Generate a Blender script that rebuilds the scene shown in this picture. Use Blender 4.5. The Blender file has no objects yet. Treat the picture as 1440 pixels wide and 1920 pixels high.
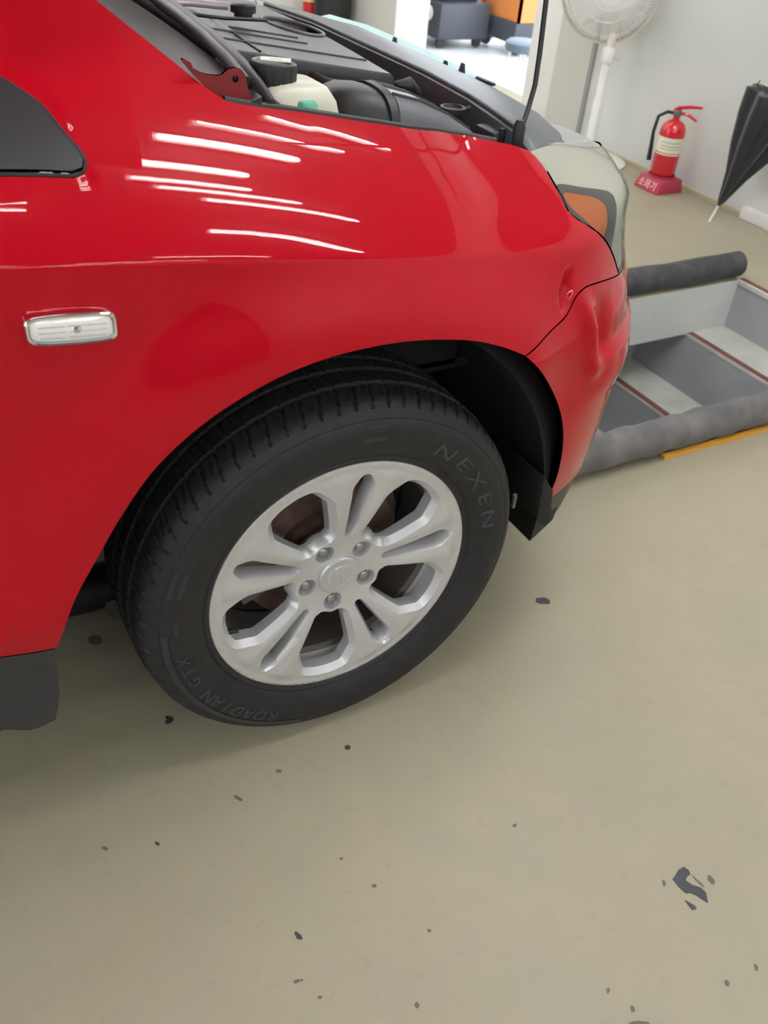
import bpy, bmesh, math, random
import numpy as np
from mathutils import Vector, Matrix
from mathutils.geometry import delaunay_2d_cdt

random.seed(7)
SC = bpy.context.scene
COL = SC.collection

# ------------------------------------------------------------------ camera
# world: X = car forward, Y = into the car (away from the viewer), Z = up.
# the near front wheel's axle crosses the outer rim plane at (0, 0, 0.338)
CAM = np.array([-.547, -.966, 1.334])
CX, CY = 720., 960.
_VA = np.array([3510., -940.]); _VB = np.array([-1210., -1430.])   # vanishing points of X and Y
FPX = math.sqrt(-(_VA @ _VB))
_a = np.array([_VA[0], _VA[1], FPX]); _a /= np.linalg.norm(_a)
_b = np.array([_VB[0], _VB[1], FPX]); _b /= np.linalg.norm(_b)
ROT = np.stack([_a, _b, np.cross(_a, _b)])
cd = bpy.data.cameras.new('camera'); cam = bpy.data.objects.new('camera', cd); COL.objects.link(cam)
_r, _u, _f = ROT @ [1, 0, 0], ROT @ [0, -1, 0], ROT @ [0, 0, 1]
m = Matrix.Identity(4)
for i in range(3):
    m[i][0], m[i][1], m[i][2], m[i][3] = _r[i], _u[i], -_f[i], CAM[i]
cam.matrix_world = m
cd.sensor_fit = 'VERTICAL'; cd.sensor_height = 36.; cd.sensor_width = 27.
cd.lens = 36. * FPX / 1920.
cd.clip_start = .05; cd.clip_end = 200
cd.dof.use_dof = True; cd.dof.focus_distance = 1.5; cd.dof.aperture_fstop = 7.0
SC.camera = cam

# ------------------------------------------------------------------ light
w = bpy.data.worlds.new('world'); SC.world = w; w.use_nodes = True
w.node_tree.nodes['Background'].inputs[0].default_value = (.86, .93, 1, 1)   # bright overcast sky outside the doors
w.node_tree.nodes['Background'].inputs[1].default_value = 3.2
SC.view_settings.view_transform = 'Standard'; SC.view_settings.look = 'None'
SC.view_settings.exposure = 0.5; SC.view_settings.gamma = 1.0; SC.view_settings.use_curve_mapping = False
LAMP_STRENGTH = 26.

# ------------------------------------------------------------------ helpers
def at(px, py, axis, val):
    d = ROT @ np.array([px - CX, py - CY, FPX]); i = 'xyz'.index(axis)
    return Vector(CAM + d * (val - CAM[i]) / d[i])

def _in(n, *names):
    for k in names:
        if k in n.inputs: return n.inputs[k]
def mat(name, col, rough=.5, metal=0., coat=0., coat_rough=.03, spec=.5, noise=None, bump=None, trans=0., emit=None, alpha=1., sheen=0.):
    M = bpy.data.materials.new(name); M.use_nodes = True; nt = M.node_tree
    b = nt.nodes['Principled BSDF']
    b.inputs['Base Color'].default_value = (*col, 1); b.inputs['Roughness'].default_value = rough
    b.inputs['Metallic'].default_value = metal
    _in(b, 'Specular IOR Level', 'Specular').default_value = spec
    _in(b, 'Coat Weight', 'Coat').default_value = coat
    _in(b, 'Coat Roughness').default_value = coat_rough
    _in(b, 'Transmission Weight', 'Transmission').default_value = trans
    b.inputs['Alpha'].default_value = alpha
    if sheen: _in(b, 'Sheen Weight').default_value = sheen
    if emit:
        _in(b, 'Emission Color').default_value = (*emit[0], 1); _in(b, 'Emission Strength').default_value = emit[1]
    if noise or bump:
        tc = nt.nodes.new('ShaderNodeTexCoord')
    if noise:   # (scale, detail, colour2, low, high)
        nz = nt.nodes.new('ShaderNodeTexNoise'); nz.inputs['Scale'].default_value = noise[0]; nz.inputs['Detail'].default_value = noise[1]
        nt.links.new(tc.outputs['Object'], nz.inputs['Vector'])
        r = nt.nodes.new('ShaderNodeValToRGB'); r.color_ramp.elements[0].position = noise[3]; r.color_ramp.elements[1].position = noise[4]
        r.color_ramp.elements[0].color = (*col, 1); r.color_ramp.elements[1].color = (*noise[2], 1)
        nt.links.new(nz.outputs['Fac'], r.inputs['Fac']); nt.links.new(r.outputs['Color'], b.inputs['Base Color'])
    if bump:    # (scale, strength)
        n2 = nt.nodes.new('ShaderNodeTexNoise'); n2.inputs['Scale'].default_value = bump[0]; n2.inputs['Detail'].default_value = 3
        nt.links.new(tc.outputs['Object'], n2.inputs['Vector'])
        bp = nt.nodes.new('ShaderNodeBump'); bp.inputs['Strength'].default_value = bump[1]; bp.inputs['Distance'].default_value = .002
        nt.links.new(n2.outputs['Fac'], bp.inputs['Height']); nt.links.new(bp.outputs['Normal'], b.inputs['Normal'])
    return M

def tag(o, label=None, cat=None, group=None, kind=None):
    if label: o['label'] = label
    if cat: o['category'] = cat
    if group: o['group'] = group
    if kind: o['kind'] = kind
    return o
def link(name, me, m, parent=None):
    if m is not None and not me.materials: me.materials.append(m)
    o = bpy.data.objects.new(name, me); COL.objects.link(o)
    if parent is not None: o.parent = parent
    return o
def empty(name, loc=(0, 0, 0)):
    o = bpy.data.objects.new(name, None); COL.objects.link(o); o.location = loc; o.empty_display_size = .1
    return o

class MB:
    """collects geometry in world space; build() links it as one mesh object"""
    def __init__(s): s.v = []; s.f = []
    def add(s, vs, fs):
        n = len(s.v); s.v += [tuple(map(float, p)) for p in vs]; s.f += [tuple(i + n for i in f) for f in fs]; return s
    def box(s, lo, hi, M=None):
        x0, y0, z0 = lo; x1, y1, z1 = hi
        vs = [Vector(p) for p in ((x0,y0,z0),(x1,y0,z0),(x1,y1,z0),(x0,y1,z0),(x0,y0,z1),(x1,y0,z1),(x1,y1,z1),(x0,y1,z1))]
        if M is not None: vs = [M @ p for p in vs]
        return s.add(vs, [(0,3,2,1),(4,5,6,7),(0,1,5,4),(1,2,6,5),(2,3,7,6),(3,0,4,7)])
    def hexa(s, lo4, hi4):   # two quads, matching order
        return s.add(list(lo4) + list(hi4), [(0,3,2,1),(4,5,6,7),(0,1,5,4),(1,2,6,5),(2,3,7,6),(3,0,4,7)])
    def tube(s, path, r, seg=12, caps=True, closed=False):
        P = [Vector(p) for p in path]; n = len(P); rr = r if isinstance(r, (list, tuple)) else [r] * n
        up = Vector((0, 0, 1)); rings = []; prev = None
        for i, p in enumerate(P):
            if closed: t = (P[(i + 1) % n] - P[i - 1])
            else: t = P[min(i + 1, n - 1)] - P[max(i - 1, 0)]
            t.normalize()
            if prev is None:
                a = t.cross(up)
                if a.length < .05: a = t.cross(Vector((1, 0, 0)))
            else: a = prev - t * prev.dot(t)
            a.normalize(); b = t.cross(a); prev = a
            rings.append([p + (a * math.cos(2*math.pi*k/seg) + b * math.sin(2*math.pi*k/seg)) * rr[i] for k in range(seg)])
        vs = [q for R in rings for q in R]; fs = []
        m_ = n if closed else n - 1
        for i in range(m_):
            j = (i + 1) % n
            for k in range(seg):
                l = (k + 1) % seg; fs.append((i*seg+k, i*seg+l, j*seg+l, j*seg+k))
        if caps and not closed:
            fs.append(tuple(reversed(range(seg)))); fs.append(tuple((n-1)*seg + k for k in range(seg)))
        return s.add(vs, fs)
    def lathe(s, prof, o, ax=(0, 0, 1), seg=32, cap0=True, cap1=True, star=None):
        """prof: (radius, height along ax)"""
        ax = Vector(ax).normalized(); o = Vector(o); a = ax.orthogonal().normalized(); b = ax.cross(a); vs = []; fs = []
        for r, h in prof:
            for k in range(seg):
                t = 2 * math.pi * k / seg; q = r * (star(t, h) if star else 1)
                vs.append(o + ax * h + (a * math.cos(t) + b * math.sin(t)) * q)
        n = len(prof)
        for i in range(n - 1):
            for k in range(seg):
                l = (k + 1) % seg; fs.append((i*seg+k, i*seg+l, (i+1)*seg+l, (i+1)*seg+k))
        if cap0: fs.append(tuple(reversed(range(seg))))
        if cap1: fs.append(tuple((n-1)*seg + k for k in range(seg)))
        return s.add(vs, fs)
    def prism(s, poly, d):
        """poly: list of 3-D points (planar), extruded by vector d"""
        P = [Vector(p) for p in poly]; d = Vector(d); n = len(P)
        return s.add(P + [p + d for p in P], [tuple(reversed(range(n))), tuple(range(n, 2*n))] + [(i, (i+1) % n, n+(i+1) % n, n+i) for i in range(n)])
    def loft(s, rings, closed=True, caps=True):
        m_ = len(rings[0]); vs = [p for R in rings for p in R]; fs = []
        for i in range(len(rings) - 1):
            for k in range(m_ if closed else m_ - 1):
                l = (k + 1) % m_; fs.append((i*m_+k, i*m_+l, (i+1)*m_+l, (i+1)*m_+k))
        if caps and closed:
            fs.append(tuple(reversed(range(m_)))); fs.append(tuple((len(rings)-1)*m_ + k for k in range(m_)))
        return s.add(vs, fs)
    def build(s, name, m, parent=None, smooth=False, bevel=0, fixn=True, angle=40):
        me = bpy.data.meshes.new(name); me.from_pydata(s.v, [], s.f)
        bm = bmesh.new(); bm.from_mesh(me)
        if fixn: bmesh.ops.recalc_face_normals(bm, faces=bm.faces)
        if bevel:
            ed = [e for e in bm.edges if len(e.link_faces) == 2 and e.calc_face_angle(0) > .5]
            bmesh.ops.bevel(bm, geom=ed, offset=bevel, segments=2, profile=.5, affect='EDGES', clamp_overlap=True)
        if smooth or bevel:
            for f in bm.faces: f.smooth = True
            for e in bm.edges:
                if len(e.link_faces) == 2 and e.calc_face_angle(0) > math.radians(angle): e.smooth = False
        bm.to_mesh(me); bm.free()
        return link(name, me, m, parent)

def spline(pts, step, closed=False):
    """Catmull-Rom through 2-D points, resampled"""
    P = np.array(pts, float)
    if closed: Q = np.vstack([P[-1], P, P[0], P[1]])
    else: Q = np.vstack([2*P[0]-P[1], P, 2*P[-1]-P[-2]])
    o = []
    for i in range(1, len(Q) - 2):
        a, b, c, d = Q[i-1], Q[i], Q[i+1], Q[i+2]
        n = max(1, int(np.linalg.norm(c - b) / step))
        t = np.linspace(0, 1, n, endpoint=False)[:, None]
        o.append(.5*(2*b+(c-a)*t+(2*a-5*b+4*c-d)*t**2+(3*b-a-3*c+d)*t**3))
    if not closed: o.append(P[-1:])
    return np.vstack(o)
def poly_inside(poly, pts):
    x, y = pts[:, 0], pts[:, 1]; c = np.zeros(len(pts), bool); j = len(poly) - 1
    for i in range(len(poly)):
        xi, yi = poly[i]; xj, yj = poly[j]
        with np.errstate(divide='ignore', invalid='ignore'):
            k = ((yi > y) != (yj > y)) & (x < (xj - xi) * (y - yi) / (yj - yi + 1e-30) + xi)
        c ^= k; j = i
    return c
def segs(parts, step):
    """loop from smooth runs; corners where runs meet"""
    o = []
    for p in parts:
        q = spline(p, step) if len(p) > 2 else spline([p[0], p[1]], step)
        o.append(q[:-1] if np.allclose(q[-1], parts[(parts.index(p)+1) % len(parts)][0]) else q)
    return np.vstack(o)
def tri2d(loops, h, extra=None):
    """loops[0] outer, rest holes. returns pts, tris and loop index lists"""
    allp = np.vstack(loops); lo = loops[0].min(0); hi = loops[0].max(0)
    gx = np.arange(lo[0] + h*.37, hi[0], h); gy = np.arange(lo[1] + h*.41, hi[1], h)
    G = np.array([(x + (h/2 if k % 2 else 0), y) for k, y in enumerate(gy) for x in gx])
    ins = poly_inside(loops[0], G)
    for hl in loops[1:]: ins &= ~poly_inside(hl, G)
    G = G[ins]
    if len(G):
        dmin = np.full(len(G), 9.)
        for s0 in range(0, len(allp), 200):
            d = np.sqrt(((G[:, None] - allp[None, s0:s0+200])**2).sum(-1)).min(1); dmin = np.minimum(dmin, d)
        G = G[dmin > h*.5]
    if extra is not None:
        ex = np.asarray(extra, float); ok = poly_inside(loops[0], ex)
        for hl in loops[1:]: ok &= ~poly_inside(hl, ex)
        ex = ex[ok]; keep = np.ones(len(ex), bool); dg = np.full(len(G), 9.)
        for s0 in range(0, len(allp), 200): keep &= np.sqrt(((ex[:, None] - allp[None, s0:s0+200])**2).sum(-1)).min(1) > .003
        ex = ex[keep]
        for s0 in range(0, len(ex), 200): dg = np.minimum(dg, np.sqrt(((G[:, None] - ex[None, s0:s0+200])**2).sum(-1)).min(1))
        G = np.vstack([G[dg > h*.6], ex])
    pts = np.vstack([allp, G]) if len(G) else allp
    edges = []; k = 0
    for l in loops:
        n = len(l); edges += [(k+i, k+(i+1) % n) for i in range(n)]; k += n
    V, E, Fc, ov, oe, of = delaunay_2d_cdt([Vector(p) for p in pts], edges, [], 0, 1e-6)
    V = np.array([tuple(v) for v in V]); T = np.array([tuple(f) for f in Fc])
    cen = V[T].mean(1); ok = poly_inside(loops[0], cen)
    for hl in loops[1:]: ok &= ~poly_inside(hl, cen)
    T = T[ok]
    imap = {}
    for i, o in enumerate(ov):
        for q in o: imap[q] = i
    L = []; k = 0
    for l in loops: L.append([imap[k+i] for i in range(len(l))]); k += len(l)
    return V, T, L
def panel(name, loops, mapf, h, m, parent, flange=.012, out=(0, -1, 0), mirror=None, inward=None, extra=None):
    """curved sheet over a 2-D outline, with the edges folded in"""
    V, T, L = tri2d(loops, h, extra)
    P3 = mapf(V); e = 2e-4
    du = mapf(V + [e, 0]) - mapf(V - [e, 0]); dv = mapf(V + [0, e]) - mapf(V - [0, e])
    N = np.cross(du, dv); N /= np.linalg.norm(N, axis=1)[:, None] + 1e-12
    out = np.array(out, float)
    if (N @ out).mean() < 0: N = -N
    fn = np.cross(P3[T[:, 1]] - P3[T[:, 0]], P3[T[:, 2]] - P3[T[:, 0]])
    flip = (fn * N[T[:, 0]]).sum(1) < 0; T[flip] = T[flip][:, ::-1]
    verts = [tuple(p) for p in P3]; faces = [tuple(map(int, t)) for t in T]; norms = [tuple(n) for n in N]
    if flange:
        for l in L:
            n = len(l); b0 = len(verts); ring = []
            for i in range(n):
                p = P3[l[i]]; t = P3[l[(i+1) % n]] - P3[l[i-1]]
                nn = N[l[i]]; q = p - nn * flange if inward is None else p + np.array(inward) * flange
                sd = np.cross(t, nn); sd /= np.linalg.norm(sd) + 1e-12
                ring.append((p, q, sd))
            for p, q, sd in ring:
                verts += [tuple(p), tuple(q)]; norms += [tuple(sd), tuple(sd)]
            for i in range(n):
                j = (i+1) % n; faces.append((b0+2*i, b0+2*j, b0+2*j+1, b0+2*i+1))
    if mirror is not None:
        k = len(verts)
        verts += [(x, 2*mirror - y, z) for x, y, z in verts]; norms += [(x, -y, z) for x, y, z in norms]
        faces += [tuple(i + k for i in reversed(f)) for f in faces]
    me = bpy.data.meshes.new(name); me.from_pydata(verts, [], faces); me.update()
    for p in me.polygons: p.use_smooth = True
    me.normals_split_custom_set_from_vertices([tuple(n) for n in norms])
    return link(name, me, m, parent)
def mirror_copy(o, parent, ymid):
    """the same part on the other side of the car"""
    me = o.data.copy(); n = len(me.vertices); co = np.zeros(n*3); me.vertices.foreach_get('co', co)
    co = co.reshape(-1, 3); co[:, 1] = 2*ymid - co[:, 1]; me.vertices.foreach_set('co', co.ravel())
    a_ = me.attributes.get('custom_normal')
    if a_: me.attributes.remove(a_)
    me.flip_normals(); me.update()
    q = bpy.data.objects.new(o.name.split('.')[0], me); COL.objects.link(q); q.parent = parent
    return q
def text_mesh(txt, size, depth):
    c = bpy.data.curves.new('t', 'FONT'); c.body = txt; c.size = size; c.extrude = depth; c.align_x = 'CENTER'
    c.resolution_u = 3
    o = bpy.data.objects.new('t', c); COL.objects.link(o)
    dg = bpy.context.evaluated_depsgraph_get(); me = bpy.data.meshes.new_from_object(o.evaluated_get(dg))
    vs = [tuple(v.co) for v in me.vertices]; fs = [tuple(p.vertices) for p in me.polygons]
    bpy.data.objects.remove(o); bpy.data.curves.remove(c); bpy.data.meshes.remove(me)
    return vs, fs

# ------------------------------------------------------------------ materials
RED = mat('car_red', (.42, .0015, .010), rough=.4, coat=1.0, coat_rough=.012, spec=.02)
RED.node_tree.nodes['Principled BSDF'].inputs['Coat IOR'].default_value = 1.34
HOODRED = mat('bonnet_red', (.36, .002, .010), rough=.55, spec=.2)
DULLRED = mat('primer_red', (.20, .012, .014), rough=.45)
BLACKP = mat('black_plastic', (.014, .014, .016), rough=.45, bump=(900, .15))
DARKP = mat('charcoal_plastic', (.030, .031, .035), rough=.42, bump=(700, .2))
GREYP = mat('grey_black_plastic', (.095, .10, .115), rough=.40)
TRIM = mat('window_trim_black', (.022, .022, .025), rough=.35)
RUBBER = mat('tyre_rubber', (.014, .013, .0145), rough=.6, spec=.4, noise=(60, 4, (.022, .020, .022), .35, .7))
TREAD = mat('tyre_letter_rubber', (.040, .042, .050), rough=.5)
BANDR = mat('tyre_band_rubber', (.022, .024, .031), rough=.38)
SILVER = mat('wheel_silver', (.62, .62, .64), rough=.38, metal=.55, coat=.35, coat_rough=.12)
CAPM = mat('cap_silver', (.58, .58, .60), rough=.32, metal=.55, coat=.3)
BARREL = mat('dusty_shaded_barrel', (.13, .11, .10), rough=.6, metal=.3)  # brake dust plus the shade inside the rim, in one dark colour
NUT = mat('nut_grey', (.42, .41, .40), rough=.38, metal=.8)
WEIGHT = mat('weight_silver', (.72, .72, .74), rough=.45, metal=.3)
RUST = mat('rusty_disc', (.085, .045, .030), rough=.75, noise=(40, 4, (.16, .10, .075), .35, .75))
STEEL = mat('dull_steel', (.22, .21, .20), rough=.5, metal=.6)
CHROME = mat('chrome', (.86, .86, .88), rough=.06, metal=1.)
LAMPW = mat('marker_lens', (.86, .86, .83), rough=.12, coat=1., spec=.6)
RIBM = mat('marker_rib', (.52, .52, .52), rough=.25)
def clear_lens():
    M = bpy.data.materials.new('headlight_lens'); M.use_nodes = True; nt = M.node_tree; nt.nodes.clear()
    o = nt.nodes.new('ShaderNodeOutputMaterial'); mx = nt.nodes.new('ShaderNodeMixShader'); tr = nt.nodes.new('ShaderNodeBsdfTransparent')
    gl = nt.nodes.new('ShaderNodeBsdfGlossy'); fr = nt.nodes.new('ShaderNodeFresnel')
    tr.inputs[0].default_value = (.90, .90, .86, 1); gl.inputs['Roughness'].default_value = .08; fr.inputs['IOR'].default_value = 1.5
    nt.links.new(fr.outputs[0], mx.inputs[0]); nt.links.new(tr.outputs[0], mx.inputs[1]); nt.links.new(gl.outputs[0], mx.inputs[2]); nt.links.new(mx.outputs[0], o.inputs[0])
    return M
LENS = clear_lens()
HOUSE = mat('headlight_house', (.64, .63, .58), rough=.25)
BEZEL = mat('headlight_bezel', (.09, .09, .085), rough=.4)
AMBER = mat('amber_reflector', (.60, .155, .022), rough=.35)
LINER = mat('liner_black', (.008, .008, .009), rough=.7, bump=(120, .4))
GLASS = mat('windscreen', (.06, .065, .07), rough=.06, spec=.5)
TANK = mat('tank_plastic', (.78, .76, .62), rough=.35, trans=.25)
GREENC = mat('green_cap', (.12, .45, .33), rough=.5)
PAPER = mat('paper_label', (.80, .79, .75), rough=.7)
PAPERD = mat('label_print', (.45, .45, .44), rough=.7)
TEAL = mat('pale_teal', (.40, .66, .66), rough=.35)
ORNG = mat('orange_brown', (.45, .10, .04), rough=.5)
PALE = mat('pale_lilac_metal', (.62, .58, .62), rough=.3, metal=.4)

def floor_mat():
    M = bpy.data.materials.new('epoxy_floor'); M.use_nodes = True; nt = M.node_tree; b = nt.nodes['Principled BSDF']
    tc = nt.nodes.new('ShaderNodeTexCoord')
    def nz(scale, det, rough=.55):
        n = nt.nodes.new('ShaderNodeTexNoise'); n.inputs['Scale'].default_value = scale; n.inputs['Detail'].default_value = det; n.inputs['Roughness'].default_value = rough
        nt.links.new(tc.outputs['Object'], n.inputs['Vector']); return n
    def mixc(fac, a, bb, typ='MIX'):
        x = nt.nodes.new('ShaderNodeMix'); x.data_type = 'RGBA'; x.blend_type = typ
        if isinstance(fac, float): x.inputs[0].default_value = fac
        else: nt.links.new(fac, x.inputs[0])
        for k, q in ((6, a), (7, bb)):
            if isinstance(q, tuple): x.inputs[k].default_value = (*q, 1)
            else: nt.links.new(q, x.inputs[k])
        return x.outputs[2]
    def ramp(src, lo, hi):
        r = nt.nodes.new('ShaderNodeMapRange'); r.inputs[1].default_value = lo; r.inputs[2].default_value = hi; r.clamp = True
        nt.links.new(src, r.inputs[0]); return r.outputs[0]
    c = mixc(ramp(nz(1.6, 3).outputs['Fac'], .35, .65), (.345, .310, .218), (.395, .347, .240))
    c = mixc(ramp(nz(3.1, 5, .6).outputs['Fac'], .45, .75), c, (.325, .318, .225))
    c = mixc(ramp(nz(7, 4).outputs['Fac'], .30, .90), c, (.34, .308, .228))
    dirt = ramp(nz(34, 5, .7).outputs['Fac'], .56, .86)
    c = mixc(dirt, c, mixc(.35, c, (.20, .185, .15)))
    sp = ramp(nz(150, 2).outputs['Fac'], .755, .79)
    c = mixc(sp, c, (.13, .12, .10))
    nt.links.new(c, b.inputs['Base Color'])
    b.inputs['Roughness'].default_value = .48
    _in(b, 'Specular IOR Level').default_value = .4
    bp = nt.nodes.new('ShaderNodeBump'); bp.inputs['Strength'].default_value = .12; bp.inputs['Distance'].default_value = .003
    nt.links.new(nz(26, 3).outputs['Fac'], bp.inputs['Height']); nt.links.new(bp.outputs['Normal'], b.inputs['Normal'])
    return M
FLOOR = floor_mat()
WALL = mat('wall_paint', (.66, .67, .64), rough=.6, noise=(1.3, 3, (.58, .60, .575), .35, .7), bump=(60, .08))
WALLW = mat('wall_white', (.74, .74, .72), rough=.6)
PILLARM = mat('pillar_beige', (.60, .585, .54), rough=.6)
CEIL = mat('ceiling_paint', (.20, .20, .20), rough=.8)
WHITEP = mat('white_plastic', (.80, .79, .76), rough=.35)
CREAM = mat('cream_plastic', (.68, .64, .56), rough=.45)
SKIRT = mat('skirting_yellow', (.50, .45, .27), rough=.5)
PITGREY = mat('pit_grey', (.30, .32, .34), rough=.55, noise=(4, 4, (.36, .38, .39), .3, .7))
PITWALL = mat('pit_wall', (.50, .52, .50), rough=.55, noise=(5, 4, (.58, .60, .575), .3, .7))
TREADM = mat('step_tread', (.52, .53, .48), rough=.6, noise=(9, 5, (.42, .42, .38), .5, .8))
NOSE = mat('nosing_brown', (.17, .065, .05), rough=.6)
NOSEW = mat('nosing_white', (.70, .68, .66), rough=.5)
TUBEM = mat('foam_tube', (.045, .044, .05), rough=.55, noise=(18, 4, (.085, .083, .09), .4, .75))
TUBEN = mat('foam_tube_worn', (.10, .095, .095), rough=.6, noise=(14, 5, (.17, .165, .165), .35, .7))
YELLOW = mat('safety_orange_line', (.66, .33, .045), rough=.5)
STAIN = mat('tar_stain', (.040, .038, .045), rough=.5)
STAIN2 = mat('faint_stain', (.13, .12, .10), rough=.6)
FIRE = mat('extinguisher_red', (.62, .012, .025), rough=.25, coat=.6)
FIREB = mat('stand_red', (.42, .035, .075), rough=.45)
PINKT = mat('stand_lettering', (.82, .55, .52), rough=.6)
LABELM = mat('extinguisher_label', (.80, .77, .56), rough=.5)
UMB = mat('umbrella_cloth', (.010, .011, .015), rough=.7, sheen=.3)
ORANGE = mat('orange_plastic', (.78, .26, .07), rough=.45)
DKMETAL = mat('dark_metal', (.06, .065, .08), rough=.5)
BLUEGREY = mat('blue_grey', (.16, .21, .27), rough=.5)
BLUE = mat('blue_plastic', (.10, .33, .66), rough=.4)
LAMPE = mat('lamp_tube', (1, 1, 1), emit=((.985, .99, .985), LAMP_STRENGTH))
CONC = mat('outdoor_paving', (.72, .74, .76), rough=.45, noise=(.8, 3, (.62, .65, .68), .4, .7))

# ------------------------------------------------------------------ the room
PY0, PY1, PX0, PX1 = .50, 1.30, -3.6, 2.42      # pit opening
def plate_with_hole(x0, x1, y0, y1, z0, z1):
    b = MB()
    for lo, hi in (((x0, y0), (x1, PY0)), ((x0, PY1), (x1, y1)), ((x0, PY0), (PX0, PY1)), ((PX1, PY0), (x1, PY1))):
        b.box((lo[0], lo[1], z0), (hi[0], hi[1], z1))
    return b
floor = tag(plate_with_hole(-7, 3.3, -9.2, 9, -.2, 0).build('floor', FLOOR), 'beige epoxy floor with dark specks', None, None, 'structure')
tag(MB().box((3.3, -1, -.25), (16, 20, -.005)).build('ground', CONC), 'bright paving outside the opening', None, None, 'structure')
tag(MB().box((3.03, -9.2, 0), (3.3, 3.10, 3.2)).build('wall_front', WALL), 'pale grey painted wall behind extinguisher', None, None, 'structure')
tag(MB().box((3.035, 3.10, 0), (3.42, 3.42, 3.2)).build('wall_pillar', PILLARM), 'grey wall pier beside the fan', None, None, 'structure')
tag(MB().box((3.05, 3.42, 0), (3.40, 3.68, 3.2)).box((3.05, 3.42, 2.5), (3.3, 5.2, 3.2)).build('door_frame_1', WHITEP), 'white frame post at the bright opening', None, None, 'structure')
tag(MB().box((3.03, 5.22, 0), (3.3, 9, 3.2)).build('wall_far_front', PILLARM), 'beige wall pier left of the opening', None, None, 'structure')
tag(MB().box((-7, 9, 0), (3.3, 9.2, 3.2)).build('wall_left', WALLW), 'white side wall far behind the car', None, None, 'structure')
tag(MB().box((3.018, 3.085, 0), (3.034, 3.112, 3.2)).build('corner_shade_1', mat('corner_shade_grey', (.30, .30, .29), rough=.7)), 'dark strip standing in for shade where wall meets pier', None, None, 'structure')  # grey strip laid over the corner; its tone stands for corner shade
# far wall behind the viewer and the entry end: a deep, dimmer hall
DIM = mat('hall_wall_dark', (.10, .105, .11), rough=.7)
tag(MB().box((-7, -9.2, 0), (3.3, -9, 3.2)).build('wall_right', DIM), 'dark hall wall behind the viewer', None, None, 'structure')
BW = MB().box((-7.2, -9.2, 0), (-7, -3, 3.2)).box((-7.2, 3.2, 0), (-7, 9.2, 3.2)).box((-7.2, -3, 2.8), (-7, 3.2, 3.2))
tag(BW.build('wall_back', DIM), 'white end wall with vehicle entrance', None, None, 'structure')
tag(MB().box((-7.2, -9.2, 3.2), (3.3, 9.2, 3.4)).build('ceiling', CEIL), 'pale ceiling with strip lights', None, None, 'structure')
tag(MB().box((3.018, 1.86, 0), (3.0299, 3.10, .016)).build('baseboard_front', SKIRT), 'thin yellowish sealing strip along the wall', None, None, 'structure')
tag(MB().box((2.985, -3.0, 0), (3.0299, 1.845, .055)).build('baseboard_right', WHITEP, bevel=.005), 'white kerb strip along the wall foot', None, None, 'structure')

# ceiling strip lights: slim housings with one bare tube along X
def setattr_parent(o, t):
    o.parent = t; o.matrix_parent_inverse = Matrix.Translation(t.location).inverted(); return o
def strip(x0, x1, y, r=.03):
    t = empty('ceiling_light', ((x0+x1)/2, y, 3.2))
    setattr_parent(MB().box((x0-.02, y-r-.02, 3.155), (x1+.02, y+r+.02, 3.199)).build('housing', WHITEP), t)
    setattr_parent(MB().tube([(x0, y, 3.12), (x1, y, 3.12)], r, 12).build('tube', LAMPE), t)
    return tag(t, 'white ceiling strip light with one bare tube', 'light', 'ceiling strip lights')
for x0, x1, y, r in ((1.29, 2.1, -2.0, .030), (1.35, 2.25, -.75, .040), (1.23, 2.21, -.10, .020), (.94, 1.83, .04, .016), (.79, 1.48, .15, .018), (.78, 1.45, .37, .034), (.95, 1.81, .74, .036), (1.19, 2.15, 1.0, .012), (1.67, 2.57, 1.25, .012),
                     (-.95, .28, -.30, .016), (-.95, .28, -.43, .016)):
    strip(x0, x1, y, r)
for y in (-8.0, -6.6, -5.2, -3.8, 3.2, 4.6, 6.0, 7.4):
    for x0 in (-5.6, -3.6, -.6, 1.2): strip(x0, x0 + 1.25, y)
for y in (-2.6, -1.2, .2, 1.6):
    for x0 in (-6.0, -4.4): strip(x0, x0 + 1.25, y)

# ------------------------------------------------------------------ inspection pit with stairs
pit = tag(empty('inspection_pit', (0, 0, 0)), 'sunken grey inspection pit with stairs at its front end', None, None, 'structure')
b = MB().box((PX0, PY0-.45, -1.5), (PX1+.3, PY0-.0, -.2)).box((PX0, PY1+.2, -1.5), (PX1+.3, PY1+.5, -.2))
b.box((PX0-.2, PY0, -1.5), (PX0, PY1, -.001)).box((PX0, PY0-.1, -1.7), (PX1+.3, PY1+.3, -1.5))
b.build('pit_wall', PITGREY, pit)
MB().box((PX0, PY1+.0005, -.2), (PX1, PY1+.03, -.003)).build('pit_beam', PITWALL, pit).location.y = -.004
MB().box((PX0, PY0-.03, -.2), (PX1, PY0-.0005, -.003)).build('pit_beam', PITWALL, pit).location.y = .004
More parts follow.
